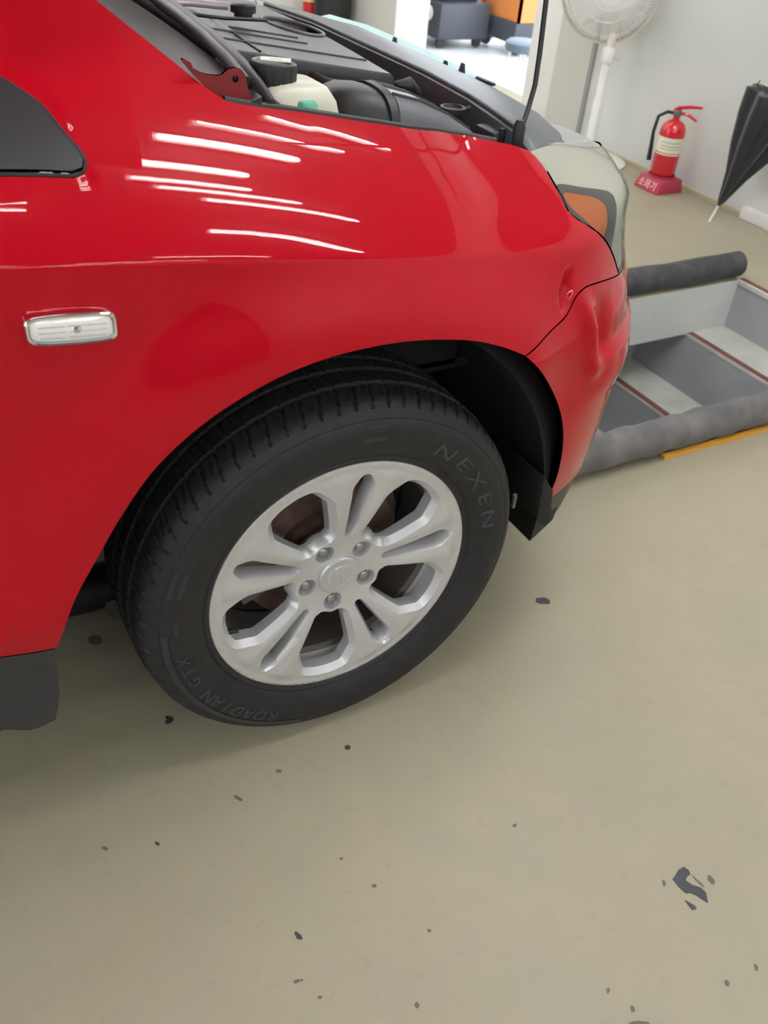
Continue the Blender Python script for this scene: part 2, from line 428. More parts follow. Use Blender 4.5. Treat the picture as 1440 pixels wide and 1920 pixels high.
# steps: each a slab with a leaning riser, brown nosing and white edge
for i in range(6):
    z1 = -.2*(i+1); xr = PX1 - .255*i; xn = xr - .205
    st = MB().hexa([Vector((xr-.06, PY0, z1-.2)), Vector((xr+.12, PY0, z1-.2)), Vector((xr+.12, PY1+.2, z1-.2)), Vector((xr-.06, PY1+.2, z1-.2))][:0] or
                   [Vector((xn-.055+.0, PY0, z1-.2)), Vector((xr+.02, PY0, z1-.2)), Vector((xr+.02, PY1+.2, z1-.2)), Vector((xn-.055, PY1+.2, z1-.2))],
                   [Vector((xn, PY0, z1)), Vector((xr+.02, PY0, z1)), Vector((xr+.02, PY1+.2, z1)), Vector((xn, PY1+.2, z1))])
    o = st.build('step', PITGREY, pit)
    MB().box((xn+.03, PY0, z1), (xr-.0, PY1+.2, z1+.003)).build('tread', TREADM, o)
    MB().box((xn, PY0, z1), (xn+.03, PY1+.2, z1+.004)).build('nosing', NOSE, o)
    MB().box((xn-.004, PY0, z1-.009), (xn, PY1+.2, z1+.003)).build('edge_strip', NOSEW, o)
o = MB().box((PX1-.001, PY0, -.2), (PX1+.02, PY1, -.002)).build('riser', mat('pit_riser', (.42, .44, .46), rough=.5), pit)
MB().box((PX1-.006, PY0, -.015), (PX1+.004, PY1, .002)).build('edge_strip', NOSEW, o)
MB().box((PX1+.004, PY0, -.005), (PX1+.03, PY1, .003)).build('nosing', NOSE, o)
def padded_tube(y, x1, m_, x0=-3.4):
    n = 60; pth = []; rr = []
    for i in range(n+1):
        x = x0 + (x1-x0)*i/n; pth.append((x, y + .003*math.sin(i*1.3), .050)); rr.append(.048 + .0018*math.sin(i*2.1))
    pth = [(pth[0][0]-.006, y, .05)] + pth + [(x1+.008, y, .05), (x1+.012, y, .05)]; rr = [.03] + rr + [.036, .018]
    return MB().tube(pth, rr, 20).build('edge_tube', m_, pit, smooth=True)
tag(padded_tube(.470, 2.44, TUBEN, .62), 'scuffed grey foam edge tube')
tag(padded_tube(.470, .60, mat('foam_tube_black', (.008, .008, .009), rough=.6)), 'black foam edge tube')
tag(padded_tube(1.335, 2.43, TUBEM), 'dark foam edge tube')
tag(MB().box((1.215, .424, .0), (2.44, .438, .012)).build('edge_stripe', YELLOW, pit), 'orange line beside the tube')
tag(MB().box((-3.4, 1.296, -.0005), (1.835, 1.312, .012)).build('edge_stripe', YELLOW, pit), 'orange line beside the tube')

# ------------------------------------------------------------------ car body surface: u along the side, z up
# ---- plan curve of the body side, u = arclength, u=0 at x=0
_K=np.array([(-2.2,-.005),(-1.6,-.012),(-1.1,-.014),(-.6,-.014),(-.3,-.014),(0,-.014),(.2,-.010),(.33,.010),(.45,.062),(.58,.168),(.68,.300),(.76,.48),(.81,.70),(.825,.88)])
def _cr(K,n=40):
    P=np.vstack([2*K[0]-K[1],K,2*K[-1]-K[-2]]);o=[]
    for i in range(1,len(P)-2):
        t=np.linspace(0,1,n,endpoint=False)[:,None];a,b,c,d=P[i-1],P[i],P[i+1],P[i+2]
        o.append(.5*(2*b+(c-a)*t+(2*a-5*b+4*c-d)*t**2+(3*b-a-3*c+d)*t**3))
    return np.vstack(o+[K[-1:]])
_PL=_cr(_K);_S=np.concatenate([[0],np.cumsum(np.linalg.norm(np.diff(_PL,axis=0),axis=1))])
_S-=np.interp(0,_PL[:,0],_S)
_T=np.gradient(_PL,axis=0);_T/=np.linalg.norm(_T,axis=1)[:,None]
def sst(a,b,x):
    t=np.clip((np.asarray(x,float)-a)/(b-a),0,1);return t*t*(3-2*t)
def crease(x): return .883-.084*np.tanh(np.asarray(x,float)/.6)
FZ=[.10,.209,.289,.37,.45,.517,.558,.595,.62,.667,.712,.737,.777,.838,.875,.90,.92,.94,1.0,1.2]
FI=[.01,-.018,-.036,-.046,-.055,-.060,-.063,-.058,-.052,-.047,-.042,-.030,-.018,-.007,-.006,.012,.040,.080,.22,.6]
def fprof(u,z):
    z=z+.20*(np.clip(u,.25,.75)-.62)*sst(.72,.86,z)
    return sum(np.interp(z+o,FZ,FI)*k for o,k in zip(np.linspace(-.021,.021,9),(.02,.06,.12,.18,.24,.18,.12,.06,.02)))
_CX=np.linspace(-1,1.2,441);_CY=np.cumsum(np.where(_CX<-.5,0,.33*(_CX+.5))*(1-sst(.05,.42,_CX)))*(_CX[1]-_CX[0])
def inset(u,z):
    u=np.asarray(u,float);z=np.asarray(z,float)
    x=np.interp(u,_S,_PL[:,0])
    zc=crease(x);dz=z-zc
    # lower side
    low=.03*sst(.48,.30,z)+.012*sst(.62,.80,z)*0
    # above the crease: leans in, rounder towards the bonnet gap, flatter on the pillar
    c=4.6
    s=np.sqrt(dz*dz+.004**2); dp=(dz+s)/2
    up=.70*dp+c*np.where(dp<.13,dp*dp,.0169+.26*(dp-.13))
    side=low+up+np.interp(x,_CX,_CY)*sst(.66,1.0,z)
    # wheel-arch flare
    r=np.hypot(x,z-.338); fl=-.024*sst(.60,.45,r)*sst(.95,.80,z)*sst(.40,.28,x)
    f=fprof(u,z)
    m_=sst(.84,.92,z);k=sst(.22+.04*m_,.60+.28*m_,u)
    return (side+fl)*(1-k)+f*k
def SP(u,z):
    u=np.asarray(u,float);z=np.asarray(z,float)
    x=np.interp(u,_S,_PL[:,0]);y=np.interp(u,_S,_PL[:,1]);tx=np.interp(u,_S,_T[:,0]);ty=np.interp(u,_S,_T[:,1])
    n=np.hypot(tx,ty);tx=tx/n;ty=ty/n
    i=inset(u,z)
    return np.stack([x-ty*i,y+tx*i,z+0*u],-1)
U_END = float(_S[-1]); YM = .88
def bump_extra(u, z):
    """styling of the bumper corner: vertical ridge, step below it, hollow beside the headlamp"""
    r = np.minimum(np.hypot(u-np.interp(z, [.63, .69, .74, .80], [.452, .437, .424, .395]), 0), .2)
    o = -.013*np.exp(-(r/.017)**2)*sst(.60, .64, z)*sst(.80, .72, z)
    o = o + .014*np.exp(-((u-.475)/.022)**2)*sst(.635, .665, z)*sst(.76, .70, z)
    o = o - .015*sst(.42, .52, u)*sst(.668, .632, z)*sst(.54, .61, z)*sst(1.1, .8, u)
    o = o + .015*np.exp(-(((u-.378-.35*(z-.78))/.009)**2+((z-.780)/.026)**2)**1.5)
    return o
def body(V, off=0., extra=True):
    V = np.asarray(V, float); u, z = V[:, 0], V[:, 1]
    i = inset(u, z) + (bump_extra(u, z) if extra else 0) + off
    x = np.interp(u, _S, _PL[:, 0]); y = np.interp(u, _S, _PL[:, 1]); tx = np.interp(u, _S, _T[:, 0]); ty = np.interp(u, _S, _T[:, 1])
    # carry straight on past the car's middle line
    n = np.hypot(tx, ty); tx = tx/n; ty = ty/n; e = np.maximum(u - U_END, 0)
    return np.stack([x + tx*e - ty*i, y + ty*e + tx*i, z], -1)

car = tag(empty('car', (0, 0, 0)), 'glossy red SUV with open engine bay over the pit', 'car')
H = .012
SEAM = [(.266, .713), (.311, .727), (.365, .739), (.383, .751), (.406, .774), (.460, .773), (.559, .756)]
ARCH = [(-.452, .402), (-.446, .425), (-.424, .485), (-.39, .543), (-.346, .612), (-.297, .672), (-.232, .720), (-.153, .755), (-.077, .772), (.002, .776), (.079, .771), (.161, .756), (.219, .736), (.266, .713)]
ARCHB = [(.266, .713), (.304, .676), (.365, .605), (.403, .529), (.423, .452), (.434, .396), (.431, .356)]
HL = [(.559, .756), (.524, .797), (.473, .844), (.454, .861), (.444, .874), (.465, .891), (.499, .920), (.502, .938)]
HOOD = [(.502, .938), (.465, .948), (.397, .956), (.230, .974), (.113, .993), (.024, 1.010), (-.025, 1.019), (-.073, 1.027), (-.113, 1.035)]
PILL = [(-.113, 1.035), (-.137, 1.050), (-.166, 1.073), (-.195, 1.096), (-.214, 1.111), (-.230, 1.124), (-.285, 1.170), (-.355, 1.228)]
TRI = [(-.560, 1.142), (-.46, 1.118), (-.378, 1.074), (-.361, 1.064), (-.344, 1.052), (-.331, 1.032), (-.320, 1.018), (-.3165, 1.008), (-.323, .999), (-.336, .997), (-.370, 1.001), (-.412, 1.005), (-.560, 1.018)]
tri_loop = np.vstack([spline(TRI[:8], .008)[:-1], spline(TRI[7:], .008)])
fl = segs([[(-.64, .402), (-.452, .402)], ARCH, SEAM, HL, HOOD, PILL, [PILL[-1], (-.64, 1.30)], [(-.64, 1.30), (-.64, .402)]], .008)
def inward_off(loop, d):
    P = np.asarray(loop); t = np.roll(P, -1, 0) - np.roll(P, 1, 0); n = np.stack([-t[:, 1], t[:, 0]], 1)
    n /= np.linalg.norm(n, axis=1)[:, None] + 1e-12
    area = .5*np.sum(P[:, 0]*np.roll(P[:, 1], -1) - np.roll(P[:, 0], -1)*P[:, 1])
    return P + n * (d if area > 0 else -d)
fl = inward_off(fl, .0012)
def fender_map(V):
    """body with a raised lip round the black corner trim"""
    d = np.full(len(V), 9.)
    for s0 in range(0, len(tri_loop), 100):
        d = np.minimum(d, np.sqrt(((V[:, None] - tri_loop[None, s0:s0+100])**2).sum(-1)).min(1))
    dip = .005*sst(.011, .0, d)
    P = body(V); nn = np.array([0, .8, -.6])
    return P + dip[:, None]*nn
cu = np.arange(-.63, .30, .010)
crow = np.vstack([np.stack([cu, crease(cu) + o], 1) for o in (-.014, -.009, -.0055, -.003, -.001, .001, .003, .0055, .009, .014)])
fender = panel('fender', [fl, tri_loop], fender_map, H, RED, car, flange=.018, extra=crow)
bl = segs([ARCHB, [(.431, .356), (.5, .361), (.7, .357), (1.0, .352), (U_END, .350)], [(U_END, .350), (U_END, .70)],
           [(U_END, .70), (1.1, .715), (.8, .735), (.66, .745), (.559, .756)], SEAM[::-1]], .008)
bumper = panel('front_bumper', [inward_off(bl, .0012)], body, H, RED, car, flange=.015, mirror=YM)
lip = segs([[(.431, .352), (.5, .357), (.7, .353), (1.0, .348), (U_END, .346)], [(U_END, .346), (U_END, .262)],
            [(U_END, .262), (.8, .262), (.55, .265), (.452, .272)], [(.452, .272), (.437, .31), (.431, .352)]], .010)
panel('bumper_lip', [lip], lambda V: body(V, .006), .02, DARKP, car, flange=.03, mirror=YM)
# nose: grille between the headlamps
gl = segs([[(1.02, .725), (U_END, .712)], [(U_END, .712), (U_END, .83)], [(U_END, .83), (1.04, .825)], [(1.04, .825), (1.02, .725)]], .02)
gr = panel('grille', [gl], lambda V: body(V, .02), .03, BLACKP, car, flange=.02, mirror=YM)
for k in range(4):
    z0 = .735 + .025*k
    b = MB()
    us = np.linspace(1.05, U_END, 10); P0 = body(np.stack([us, 0*us + z0], 1), .004)
    pth = [tuple(p) for p in P0] + [(p[0], 2*YM - p[1], p[2]) for p in P0[::-1][1:]]
    b.tube(pth, .006, 6).build('grille_bar', CHROME, gr, smooth=True)
# nose panel closing the gap between headlamps, grille and radiator cover
us = np.concatenate([np.linspace(.60, 1.0, 14), np.linspace(1.02, U_END, 8)])
zt = np.where(us <= 1.0, np.interp(us, [.54, .581, .644, .75, .9, 1.0], [.9385, .937, .928, .905, .878, .855]), .832) - .004
Po = body(np.stack([us, zt], 1), .004)
rows = [[], [], []]
for p in Po:
    xi = min(p[0] - .02, .585); q = Vector((xi, max(p[1], .30), .900)); p = Vector(p)
    rows[0].append(p); rows[1].append(p.lerp(q, .5) + Vector((0, 0, .012))); rows[2].append(q)
npn = MB().loft(rows, closed=False, caps=False)
npn.loft([[Vector((p.x, 2*YM - p.y, p.z)) for p in r_] for r_ in rows], closed=False, caps=False)
npn.build('nose_panel', mat('nose_grey', (.30, .30, .29), rough=.4), car, smooth=True)
# front door and black lower cladding
dl = segs([[(-1.70, .402), (-.648, .402)], [(-.648, .402), (-.648, 1.015)], [(-.648, 1.015), (-1.70, 1.04)], [(-1.70, 1.04), (-1.70, .402)]], .02)
panel('front_door', [dl], lambda V: body(V), .02, RED, car, flange=.02)
wl = segs([[(-1.68, 1.05), (-.64, 1.025)], [(-.64, 1.025), (-.66, 1.24)], [(-.66, 1.24), (-1.0, 1.42)], [(-1.0, 1.42), (-1.68, 1.44)], [(-1.68, 1.44), (-1.68, 1.05)]], .03)
panel('door_window', [wl], lambda V: body(V, .01), .03, GLASS, car, flange=.01)
cl = segs([[(-2.1, .398), (-.458, .398)], [(-.458, .398), (-.462, .30), (-.474, .246)], [(-.474, .246), (-.51, .232), (-.56, .244), (-.70, .236), (-2.1, .236)], [(-2.1, .236), (-2.1, .398)]], .012)
clad = panel('sill_cladding', [cl], lambda V: body(V, .002 - .008*sst(.38, .36, V[:, 1])), .02, DARKP, car, flange=.05)
# black corner trim plate
tl = inward_off(tri_loop, .003)
panel('corner_trim', [tl], lambda V: body(V, .0065), .015, TRIM, car, flange=.004)
tp = fender_map(inward_off(tri_loop, .0015))
MB().tube([tuple(p + np.array([0, -.0, .0])) for p in tp], .0022, 6, closed=True).build('trim_seal', BLACKP, car, smooth=True)
fender2 = mirror_copy(fender, car, YM)

# headlamp
LT = [(.502, .938), (.54, .9385), (.581, .937), (.644, .928), (.75, .905), (.9, .878), (1.0, .855)]
hl_loop = segs([HL[::-1], [(.559, .756), (.66, .745), (.8, .738), (1.0, .735)], [(1.0, .735), (1.03, .80), (1.0, .855)], LT[::-1]], .008)
hl_loop = inward_off(hl_loop, .0015)
lamp = panel('headlight', [inward_off(hl_loop, .002)], lambda V: body(V, .005), .012, HOUSE, car, flange=.03)
panel('lens', [hl_loop], lambda V: body(V, -.001), .012, LENS, lamp, flange=.004)
al = spline([(.480, .891), (.510, .886), (.535, .879), (.541, .870), (.520, .855), (.497, .840), (.486, .830), (.475, .843), (.468, .855), (.464, .868), (.462, .878)], .005, closed=True)
panel('turn_signal', [al], lambda V: body(V, .0038), .008, AMBER, lamp, flange=.004)
bz = spline([(.484, .899), (.534, .891), (.583, .879), (.575, .868), (.545, .848), (.528, .825), (.516, .798), (.505, .805), (.493, .818), (.462, .849), (.454, .864), (.450, .877)], .005, closed=True)
panel('bezel', [bz, al[::-1]], lambda V: body(V, .0028), .008, BEZEL, lamp, flange=.005)
lamp2 = mirror_copy(lamp, car, YM)
for ch in [c for c in car.children_recursive if c.parent == lamp]: mirror_copy(ch, lamp2, YM)

# side marker lamp
def sm(scale, hgt, n=48):
    cu, cz, hw, hh = -.3765, .8625, .0505, .0195
    V = []
    for k in range(n):
        t = 2*math.pi*k/n; c, s_ = math.cos(t), math.sin(t); e = 2/5.
        a = abs(c)**e*math.copysign(1, c); b_ = abs(s_)**e*math.copysign(1, s_)
        pu = a*(hw - (1-scale)*hh*1.1); pz = b_*(hh*scale)*(1 - .10*max(-a, 0)**2)
        V.append((cu + pu, cz + pz - .085*pu - .0))
    return [tuple(p) for p in body(np.array(V), -hgt)]
mk = MB().loft([sm(1, -.004), sm(1, .006), sm(.96, .010), sm(.88, .0125), sm(.76, .012), sm(.72, .007)], caps=False).build('side_marker_lamp', CHROME, car, smooth=True, angle=60)
lensr = [sm(.72, .006), sm(.70, .0095), sm(.5, .0115), sm(.25, .0125), sm(.02, .013)]
MB().loft(lensr).build('lens', LAMPW, mk, smooth=True)
for k, (du, dz, L_) in enumerate(((-.022, .0055, .014), (-.022, -.001, .014), (-.022, -.0075, .013), (.016, .0055, .021), (.016, -.001, .021), (.016, -.0075, .020))):
    us = np.linspace(-.3765+du-L_, -.3765+du+L_, 8)
    pts = body(np.stack([us, .8625 + dz - .085*(us+.3765)], 1), -.0122)
    MB().tube([tuple(p) for p in pts], .0011, 6).build('lens_rib', RIBM, mk, smooth=True)
pb = body(np.array([[-.372, .863]]), -.012)[0]
MB().lathe([(.0001, .004), (.004, .003), (.0055, 0)], pb, (0, -1, .1), 16, cap0=False).build('bulb', CHROME, mk, smooth=True)

# wheel-house liner, underbody
ang = [math.radians(a) for a in range(-9, 178, 3)]
ys = [.004, .05, .15, .30, .42]
rings = [[Vector(((.418 if math.cos(a) > 0 else .447)*math.cos(a), y, .338 + .440*math.sin(a))) for a in ang] for y in ys]
ln = MB().loft([[Vector((p.x*1.22, .075, .338 + (p.z-.338)*1.12)) for p in rings[0]], [Vector((p.x, .03, p.z)) for p in rings[0]]] + rings[2:], closed=False, caps=False)
inner = [(r_[:]) for r_ in rings[-1:]][0]
ln.add([Vector((0, .42, .338))] + list(inner), [(0, i+1, i+2) for i in range(len(inner)-1)])
ln.build('wheel_arch_liner', LINER, car, smooth=True, fixn=False)
fp = [(.425, .0, .36), (.432, .0, .30), (.436, .0, .285), (.424, .0, .279), (.412, .0, .292), (.402, .0, .302), (.400, .0, .33), (.395, .0, .40)]
MB().prism([Vector(p) + Vector((0, .012, .036)) for p in fp], (0, .16, 0)).build('liner_flap', LINER, car, bevel=.002)
MB().tube([at(966, 928, 'y', .02), at(962, 950, 'y', .03)], .004, 8).build('liner_clip', STEEL, car, smooth=True)
ub = MB().box((-3.2, .10, .26), (-.62, 1.66, .55)).box((-.62, .46, .26), (.50, 1.30, .55)).box((-.62, .06, .24), (-.50, .46, .50))
ub.build('underbody', LINER, car)
MB().tube([(-.34, .12, .30), (-.1, .42, .30)], .022, 10).build('suspension_arm', BLACKP, car, smooth=True)
MB().tube([(0, .25, .338), (0, .48, .338)], .03, 12).build('axle', BLACKP, car, smooth=True)
MB().tube([(.03, .26, .40), (-.02, .34, .95)], .045, 14).build('spring_strut', BLACKP, car, smooth=True)

# ------------------------------------------------------------------ wheel
WC = Vector((0, 0, .338))
def wp(r, a, y): return Vector((r*math.cos(a), y, .338 + r*math.sin(a)))
def lathe_y(prof, n=96, close=False):
    """prof of (radius, y) round the axle"""
    b = MB(); b.loft([[wp(r, 2*math.pi*k/n, y) for k in range(n)] for r, y in prof], caps=False); return b
# tyre with shoulder sipes and rib grooves
prof = [(.222, .020), (.226, .008), (.231, .003), (.236, .000), (.238, -.001), (.241, .0005), (.246, -.003), (.262, -.009), (.280, -.0125), (.296, -.0125), (.306, -.0095), (.309, -.0075), (.312, -.0075), (.318, -.004), (.324, .000), (.3285, .005), (.332, .010), (.3345, .016), (.3362, .022), (.3376, .030), (.3386, .038), (.3392, .044)]
def rib(y0, y1, r): return [(r-.009, y0), (r, y0+.0012), (r, (y0+y1)/2), (r, y1-.0012), (r-.009, y1)]
prof2 = prof + rib(.0441, .0441, .3392)[4:] + rib(.052, .086, .341) + rib(.095, .124, .3415) + rib(.133, .167, .341)
tail = [(r, .219 - y) for r, y in prof[::-1]]
prof2 += [(tail[0][0]-.009, tail[0][1]-.0005)] + tail
NS = 720; NP = 76
rings = []
for r, y in prof2:
    R = []
    for k in range(NS):
        t = k/NS; dr = 0
        yy = min(y, .219-y)
        if .004 < yy < .046 and r > .325:
            ph_ = (t*NP + (yy*12)) % 1.
            if ph_ < .13: dr = .0045
            elif .45 < ph_ < .52 and yy > .018: dr = .0030
        elif .05 < y < .17 and r > .336:
            ph_ = (t*NP + y*30) % 1.
            if ph_ < .10: dr = .0035
        a = 2*math.pi*t
        R.append(wp(r - dr, a, y))
    rings.append(R)
tyre = MB().loft(rings, caps=False).build('tyre', RUBBER, car, smooth=True, angle=30)
def sidewall_y(r): return float(np.interp(r, [q[0] for q in prof[3:18]], [q[1] for q in prof[3:18]]))
def arc_text(name, txt, size, r_base, a_mid, spacing, m_, depth=.0008, slant=0., xs=1.):
    """letters stand outwards, reading clockwise as seen from outside"""
    b = MB(); n = len(txt)
    for i, ch in enumerate(txt):
        if ch == ' ': continue
        a0 = a_mid - (i - (n-1)/2) * spacing
        vs, fs = text_mesh(ch, size, depth)
        out = []
        for x, y, z in vs:
            r = r_base + y; a = a0 - (x*xs + slant*y)/(r_base + size*.35)
            out.append(wp(r, a, sidewall_y(r) - .0006 - z))
        b.add(out, fs)
    return b.build(name, m_, tyre)
arc_text('maker_lettering', 'NEXEN', .034, .261, math.radians(34), math.radians(10.6), TREAD, slant=.1, xs=1.75)
arc_text('model_lettering', 'ROADIAN', .030, .276, math.radians(-132.5), math.radians(5.2), TREAD, slant=.15, xs=1.1)
arc_text('model_lettering', 'GTX', .026, .275, math.radians(-163.2), math.radians(5.6), TREAD, slant=.15, xs=1.1)
def arc_band(a0, a1, r0, r1, m_, n=40, notch=0):
    b = MB(); lo = []; hi = []
    for k in range(n+1):
        a = math.radians(a0 + (a1-a0)*k/n); e = min(k, n-k)/n
        ra, rb = r0 + (.0 if e > .08 else (.08-e)*notch), r1
        lo.append(wp(ra, a, sidewall_y(ra) - .0012)); hi.append(wp(rb, a, sidewall_y(rb) - .0012))
    b.loft([lo, hi], closed=False, caps=False)
    return b.build('sidewall_band', m_, tyre, smooth=True)
arc_band(-182, -104, .300, .310, BANDR)
arc_band(-187, -181, .284, .309, BANDR, 10)
arc_band(-204, -195, .285, .307, BANDR, 10)
arc_band(80, 88, .276, .304, BANDR, 10)
# rim: pressed face with five openings, five slits, lug pockets
PH = 10.3
def fy(r): return np.interp(r, [.0, .03, .06, .09, .13, .17, .205, .216, .226, .229], [.024, .023, .021, .0165, .010, .005, .0025, .003, .0015, .003])
def polar(pts, base, step=.004):
    pts = [(r*math.cos(math.radians(base+a)), r*math.sin(math.radians(base+a))) for r, a in pts]
    return spline(pts, step, closed=True)
OPEN = [(.0795, 0), (.0765, 9), (.0785, 15), (.086, 20), (.092, 21.5), (.125, 21.2), (.163, 20.4), (.169, 20.0), (.175, 19.0), (.200, 13.6), (.205, 12.0), (.208, 10), (.211, 4), (.211, 0)]
OPEN = OPEN + [(r, -a) for r, a in OPEN[-2:0:-1]]
SLIT = [(.0790, 0), (.0815, 4.2), (.093, 5.6), (.140, 5.8), (.180, 6.0), (.186, 5.8), (.192, 5.0), (.207, 2.0), (.209, 0)]
SLIT = SLIT + [(r, -a) for r, a in SLIT[-2:0:-1]]
outer = np.array([(.229*math.cos(2*math.pi*k/180), .229*math.sin(2*math.pi*k/180)) for k in range(180)])
holes = []
for k in range(5):
    holes.append(('open', polar(OPEN, PH + 36 + 72*k, .006))); holes.append(('slit', polar(SLIT, PH + 72*k, .004)))
    a = math.radians(PH + 36 + 72*k); c = np.array([.0575*math.cos(a), .0575*math.sin(a)])
    holes.append(('lug', np.array([c + .0165*np.array([math.cos(2*math.pi*j/24), math.sin(2*math.pi*j/24)]) for j in range(24)])))
def rim_map(V):
    r = np.hypot(V[:, 0], V[:, 1]); a = np.degrees(np.arctan2(V[:, 1], V[:, 0])) - PH
    k = (a + 36) % 72 - 36        # 0 on the slit line
    ridge = -.004*np.exp(-((np.abs(k) - 12)/5.)**2)*sst(.075, .11, r)*sst(.222, .20, r)
    return np.stack([V[:, 0], fy(r) + ridge, .338 + V[:, 1]], -1)
wheel = panel('wheel_rim', [outer] + [h_[1] for h_ in holes], rim_map, .005, SILVER, car, flange=0)
walls = MB()
def pts3(L, y=None): 
    L = np.asarray(L); P = rim_map(L)
    return P
for kind, L in holes:
    P0 = pts3(L)
    d1, y1, d2, y2 = {'open': (.0095, .011, .011, .032), 'slit': (.0045, .010, .0055, .030), 'lug': (.002, .018, .002, .028)}[kind]
    L1 = inward_off(L, d1); L2 = inward_off(L, d2)
    r1 = P0.copy(); r1[:, 0] = L1[:, 0]; r1[:, 2] = .338 + L1[:, 1]; r1[:, 1] = P0[:, 1] + y1
    r2 = r1.copy(); r2[:, 0] = L2[:, 0]; r2[:, 2] = .338 + L2[:, 1]; r2[:, 1] = P0[:, 1]*.5 + y2
    walls.loft([[tuple(p) for p in P0], [tuple(p) for p in r1], [tuple(p) for p in r2]], caps=False)
    if kind == 'lug': walls.add([tuple(p) for p in r2], [tuple(range(len(r2)))])
walls.build('spoke_sides', SILVER, wheel, smooth=True, angle=35)
lathe_y([(.229, .003), (.2305, .005), (.230, .010), (.224, .014), (.214, .016), (.210, .022), (.206, .046), (.203, .052)], 120).build('rim_barrel', SILVER, wheel, smooth=True)
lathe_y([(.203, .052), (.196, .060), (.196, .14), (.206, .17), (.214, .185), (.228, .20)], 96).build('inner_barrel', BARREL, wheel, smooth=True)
lathe_y([(.02, .060), (.075, .060), (.075, .048), (.02, .048)], 40).build('hub_back', STEEL, wheel, smooth=True, angle=30)
cap = lathe_y([(.0365, .024), (.0365, .0175), (.035, .0155), (.0325, .0148), (.030, .0155), (.018, .0140), (.0002, .0136)], 64).build('centre_cap', CAPM, wheel, smooth=True, angle=30)
# winged-ring emblem pressed into the cap
em = MB().tube([wp(.021, 2*math.pi*k/40, .0147) for k in range(40)], .0013, 8, closed=True)
em.tube([wp(.017, math.radians(112), .0140), wp(.008, math.radians(85), .0136), wp(.007, math.radians(-70), .0136), wp(.016, math.radians(-60), .0140)], .0013, 8)
em.tube([wp(.024, math.radians(128), .0145), wp(.014, math.radians(165), .0138), wp(.015, math.radians(215), .0138), wp(.020, math.radians(250), .0140)], .0011, 8)
em.tube([wp(.020, math.radians(60), .0142), wp(.013, math.radians(20), .0138), wp(.014, math.radians(-25), .0138)], .0011, 8)
em.build('emblem', CAPM, cap, smooth=True)
nut_me = None
for k in range(5):
    a = math.radians(PH + 36 + 72*k); c = wp(.0575, a, 0)
    if nut_me is None:
        b = MB().lathe([(.0095, -.014), (.0095, .002), (.0075, .0048), (.0045, .006), (.0001, .0062)], (0, 0, 0), (0, -1, 0), 6, cap1=False)
        b.lathe([(.0105, -.016), (.0105, -.012)], (0, 0, 0), (0, -1, 0), 20)
        o = b.build('lug_nut', NUT, wheel, smooth=True, angle=50); nut_me = o.data
    else: o = link('lug_nut', nut_me, None, wheel)
    o.location = (c.x, .031, c.z)
# balance weights and valve
def seat(r, a, y): return wp(r, math.radians(a), y)
Mw = Matrix.Translation(seat(.152, -129.5, .0025)) @ Matrix.Rotation(math.radians(129.5), 4, 'Y')
MB().box((-.026, -.003, -.0065), (.026, .004, .0065), Mw).build('balance_weight', WEIGHT, wheel, bevel=.0015)
Mw = Matrix.Translation(seat(.203, -61, .030)) @ Matrix.Rotation(math.radians(61), 4, 'Y')
MB().box((-.004, -.022, -.011), (.004, .016, .011), Mw).build('balance_weight', WEIGHT, wheel, bevel=.0015)
MB().tube([seat(.212, 195, .022), seat(.196, 195, .016), seat(.186, 196, .014)], [.006, .0045, .004], 10).build('valve', BLACKP, wheel, smooth=True)
# brake
lathe_y([(.05, .075), (.080, .075), (.082, .092), (.142, .092), (.142, .115), (.08, .115)], 72).build('brake_disc', RUST, car, smooth=True, angle=30)
MB().loft([[wp(r, math.radians(a), y) for r, y in ((.095, .078), (.158, .078), (.162, .10), (.158, .14), (.095, .14))] for a in range(140, 205, 8)]).build('brake_caliper', STEEL, car, smooth=True, angle=40)
sh = MB(); n = 40
sh.loft([[wp(r, math.radians(-40 + 260*k/n), .125) for k in range(n+1)] for r in (.06, .165)], closed=False, caps=False)
sh.build('dust_shield', STEEL, car)
# the other three wheels share the same pieces
def copy_wheel(x, far):
    for part in (tyre, wheel):
        q = part.copy(); COL.objects.link(q); q.parent = car
        if far: q.rotation_euler = (0, 0, math.pi); q.location = (x, 2*YM, 0)
        else: q.location = (x, 0, 0)
copy_wheel(0, True); copy_wheel(-2.65, False); copy_wheel(-2.65, True)

# ------------------------------------------------------------------ engine bay
b = MB().box((-.06, .25, .55), (.34, .265, .84)).box((-.06, 1.495, .55), (.34, 1.51, .84)).box((-.06, .25, .55), (-.03, 1.51, .98)).box((-.06, .25, .54), (.50, 1.51, .56))
b.build('engine_bay_tub', LINER, car)
# seal along the wing edge
he = body(np.array(spline(HOOD, .02)), 0)
he = he + np.array([.0, .012, -.004])
MB().tube([tuple(p) for p in he[2:]], .0065, 8).build('fender_seal', BLACKP, car, smooth=True)
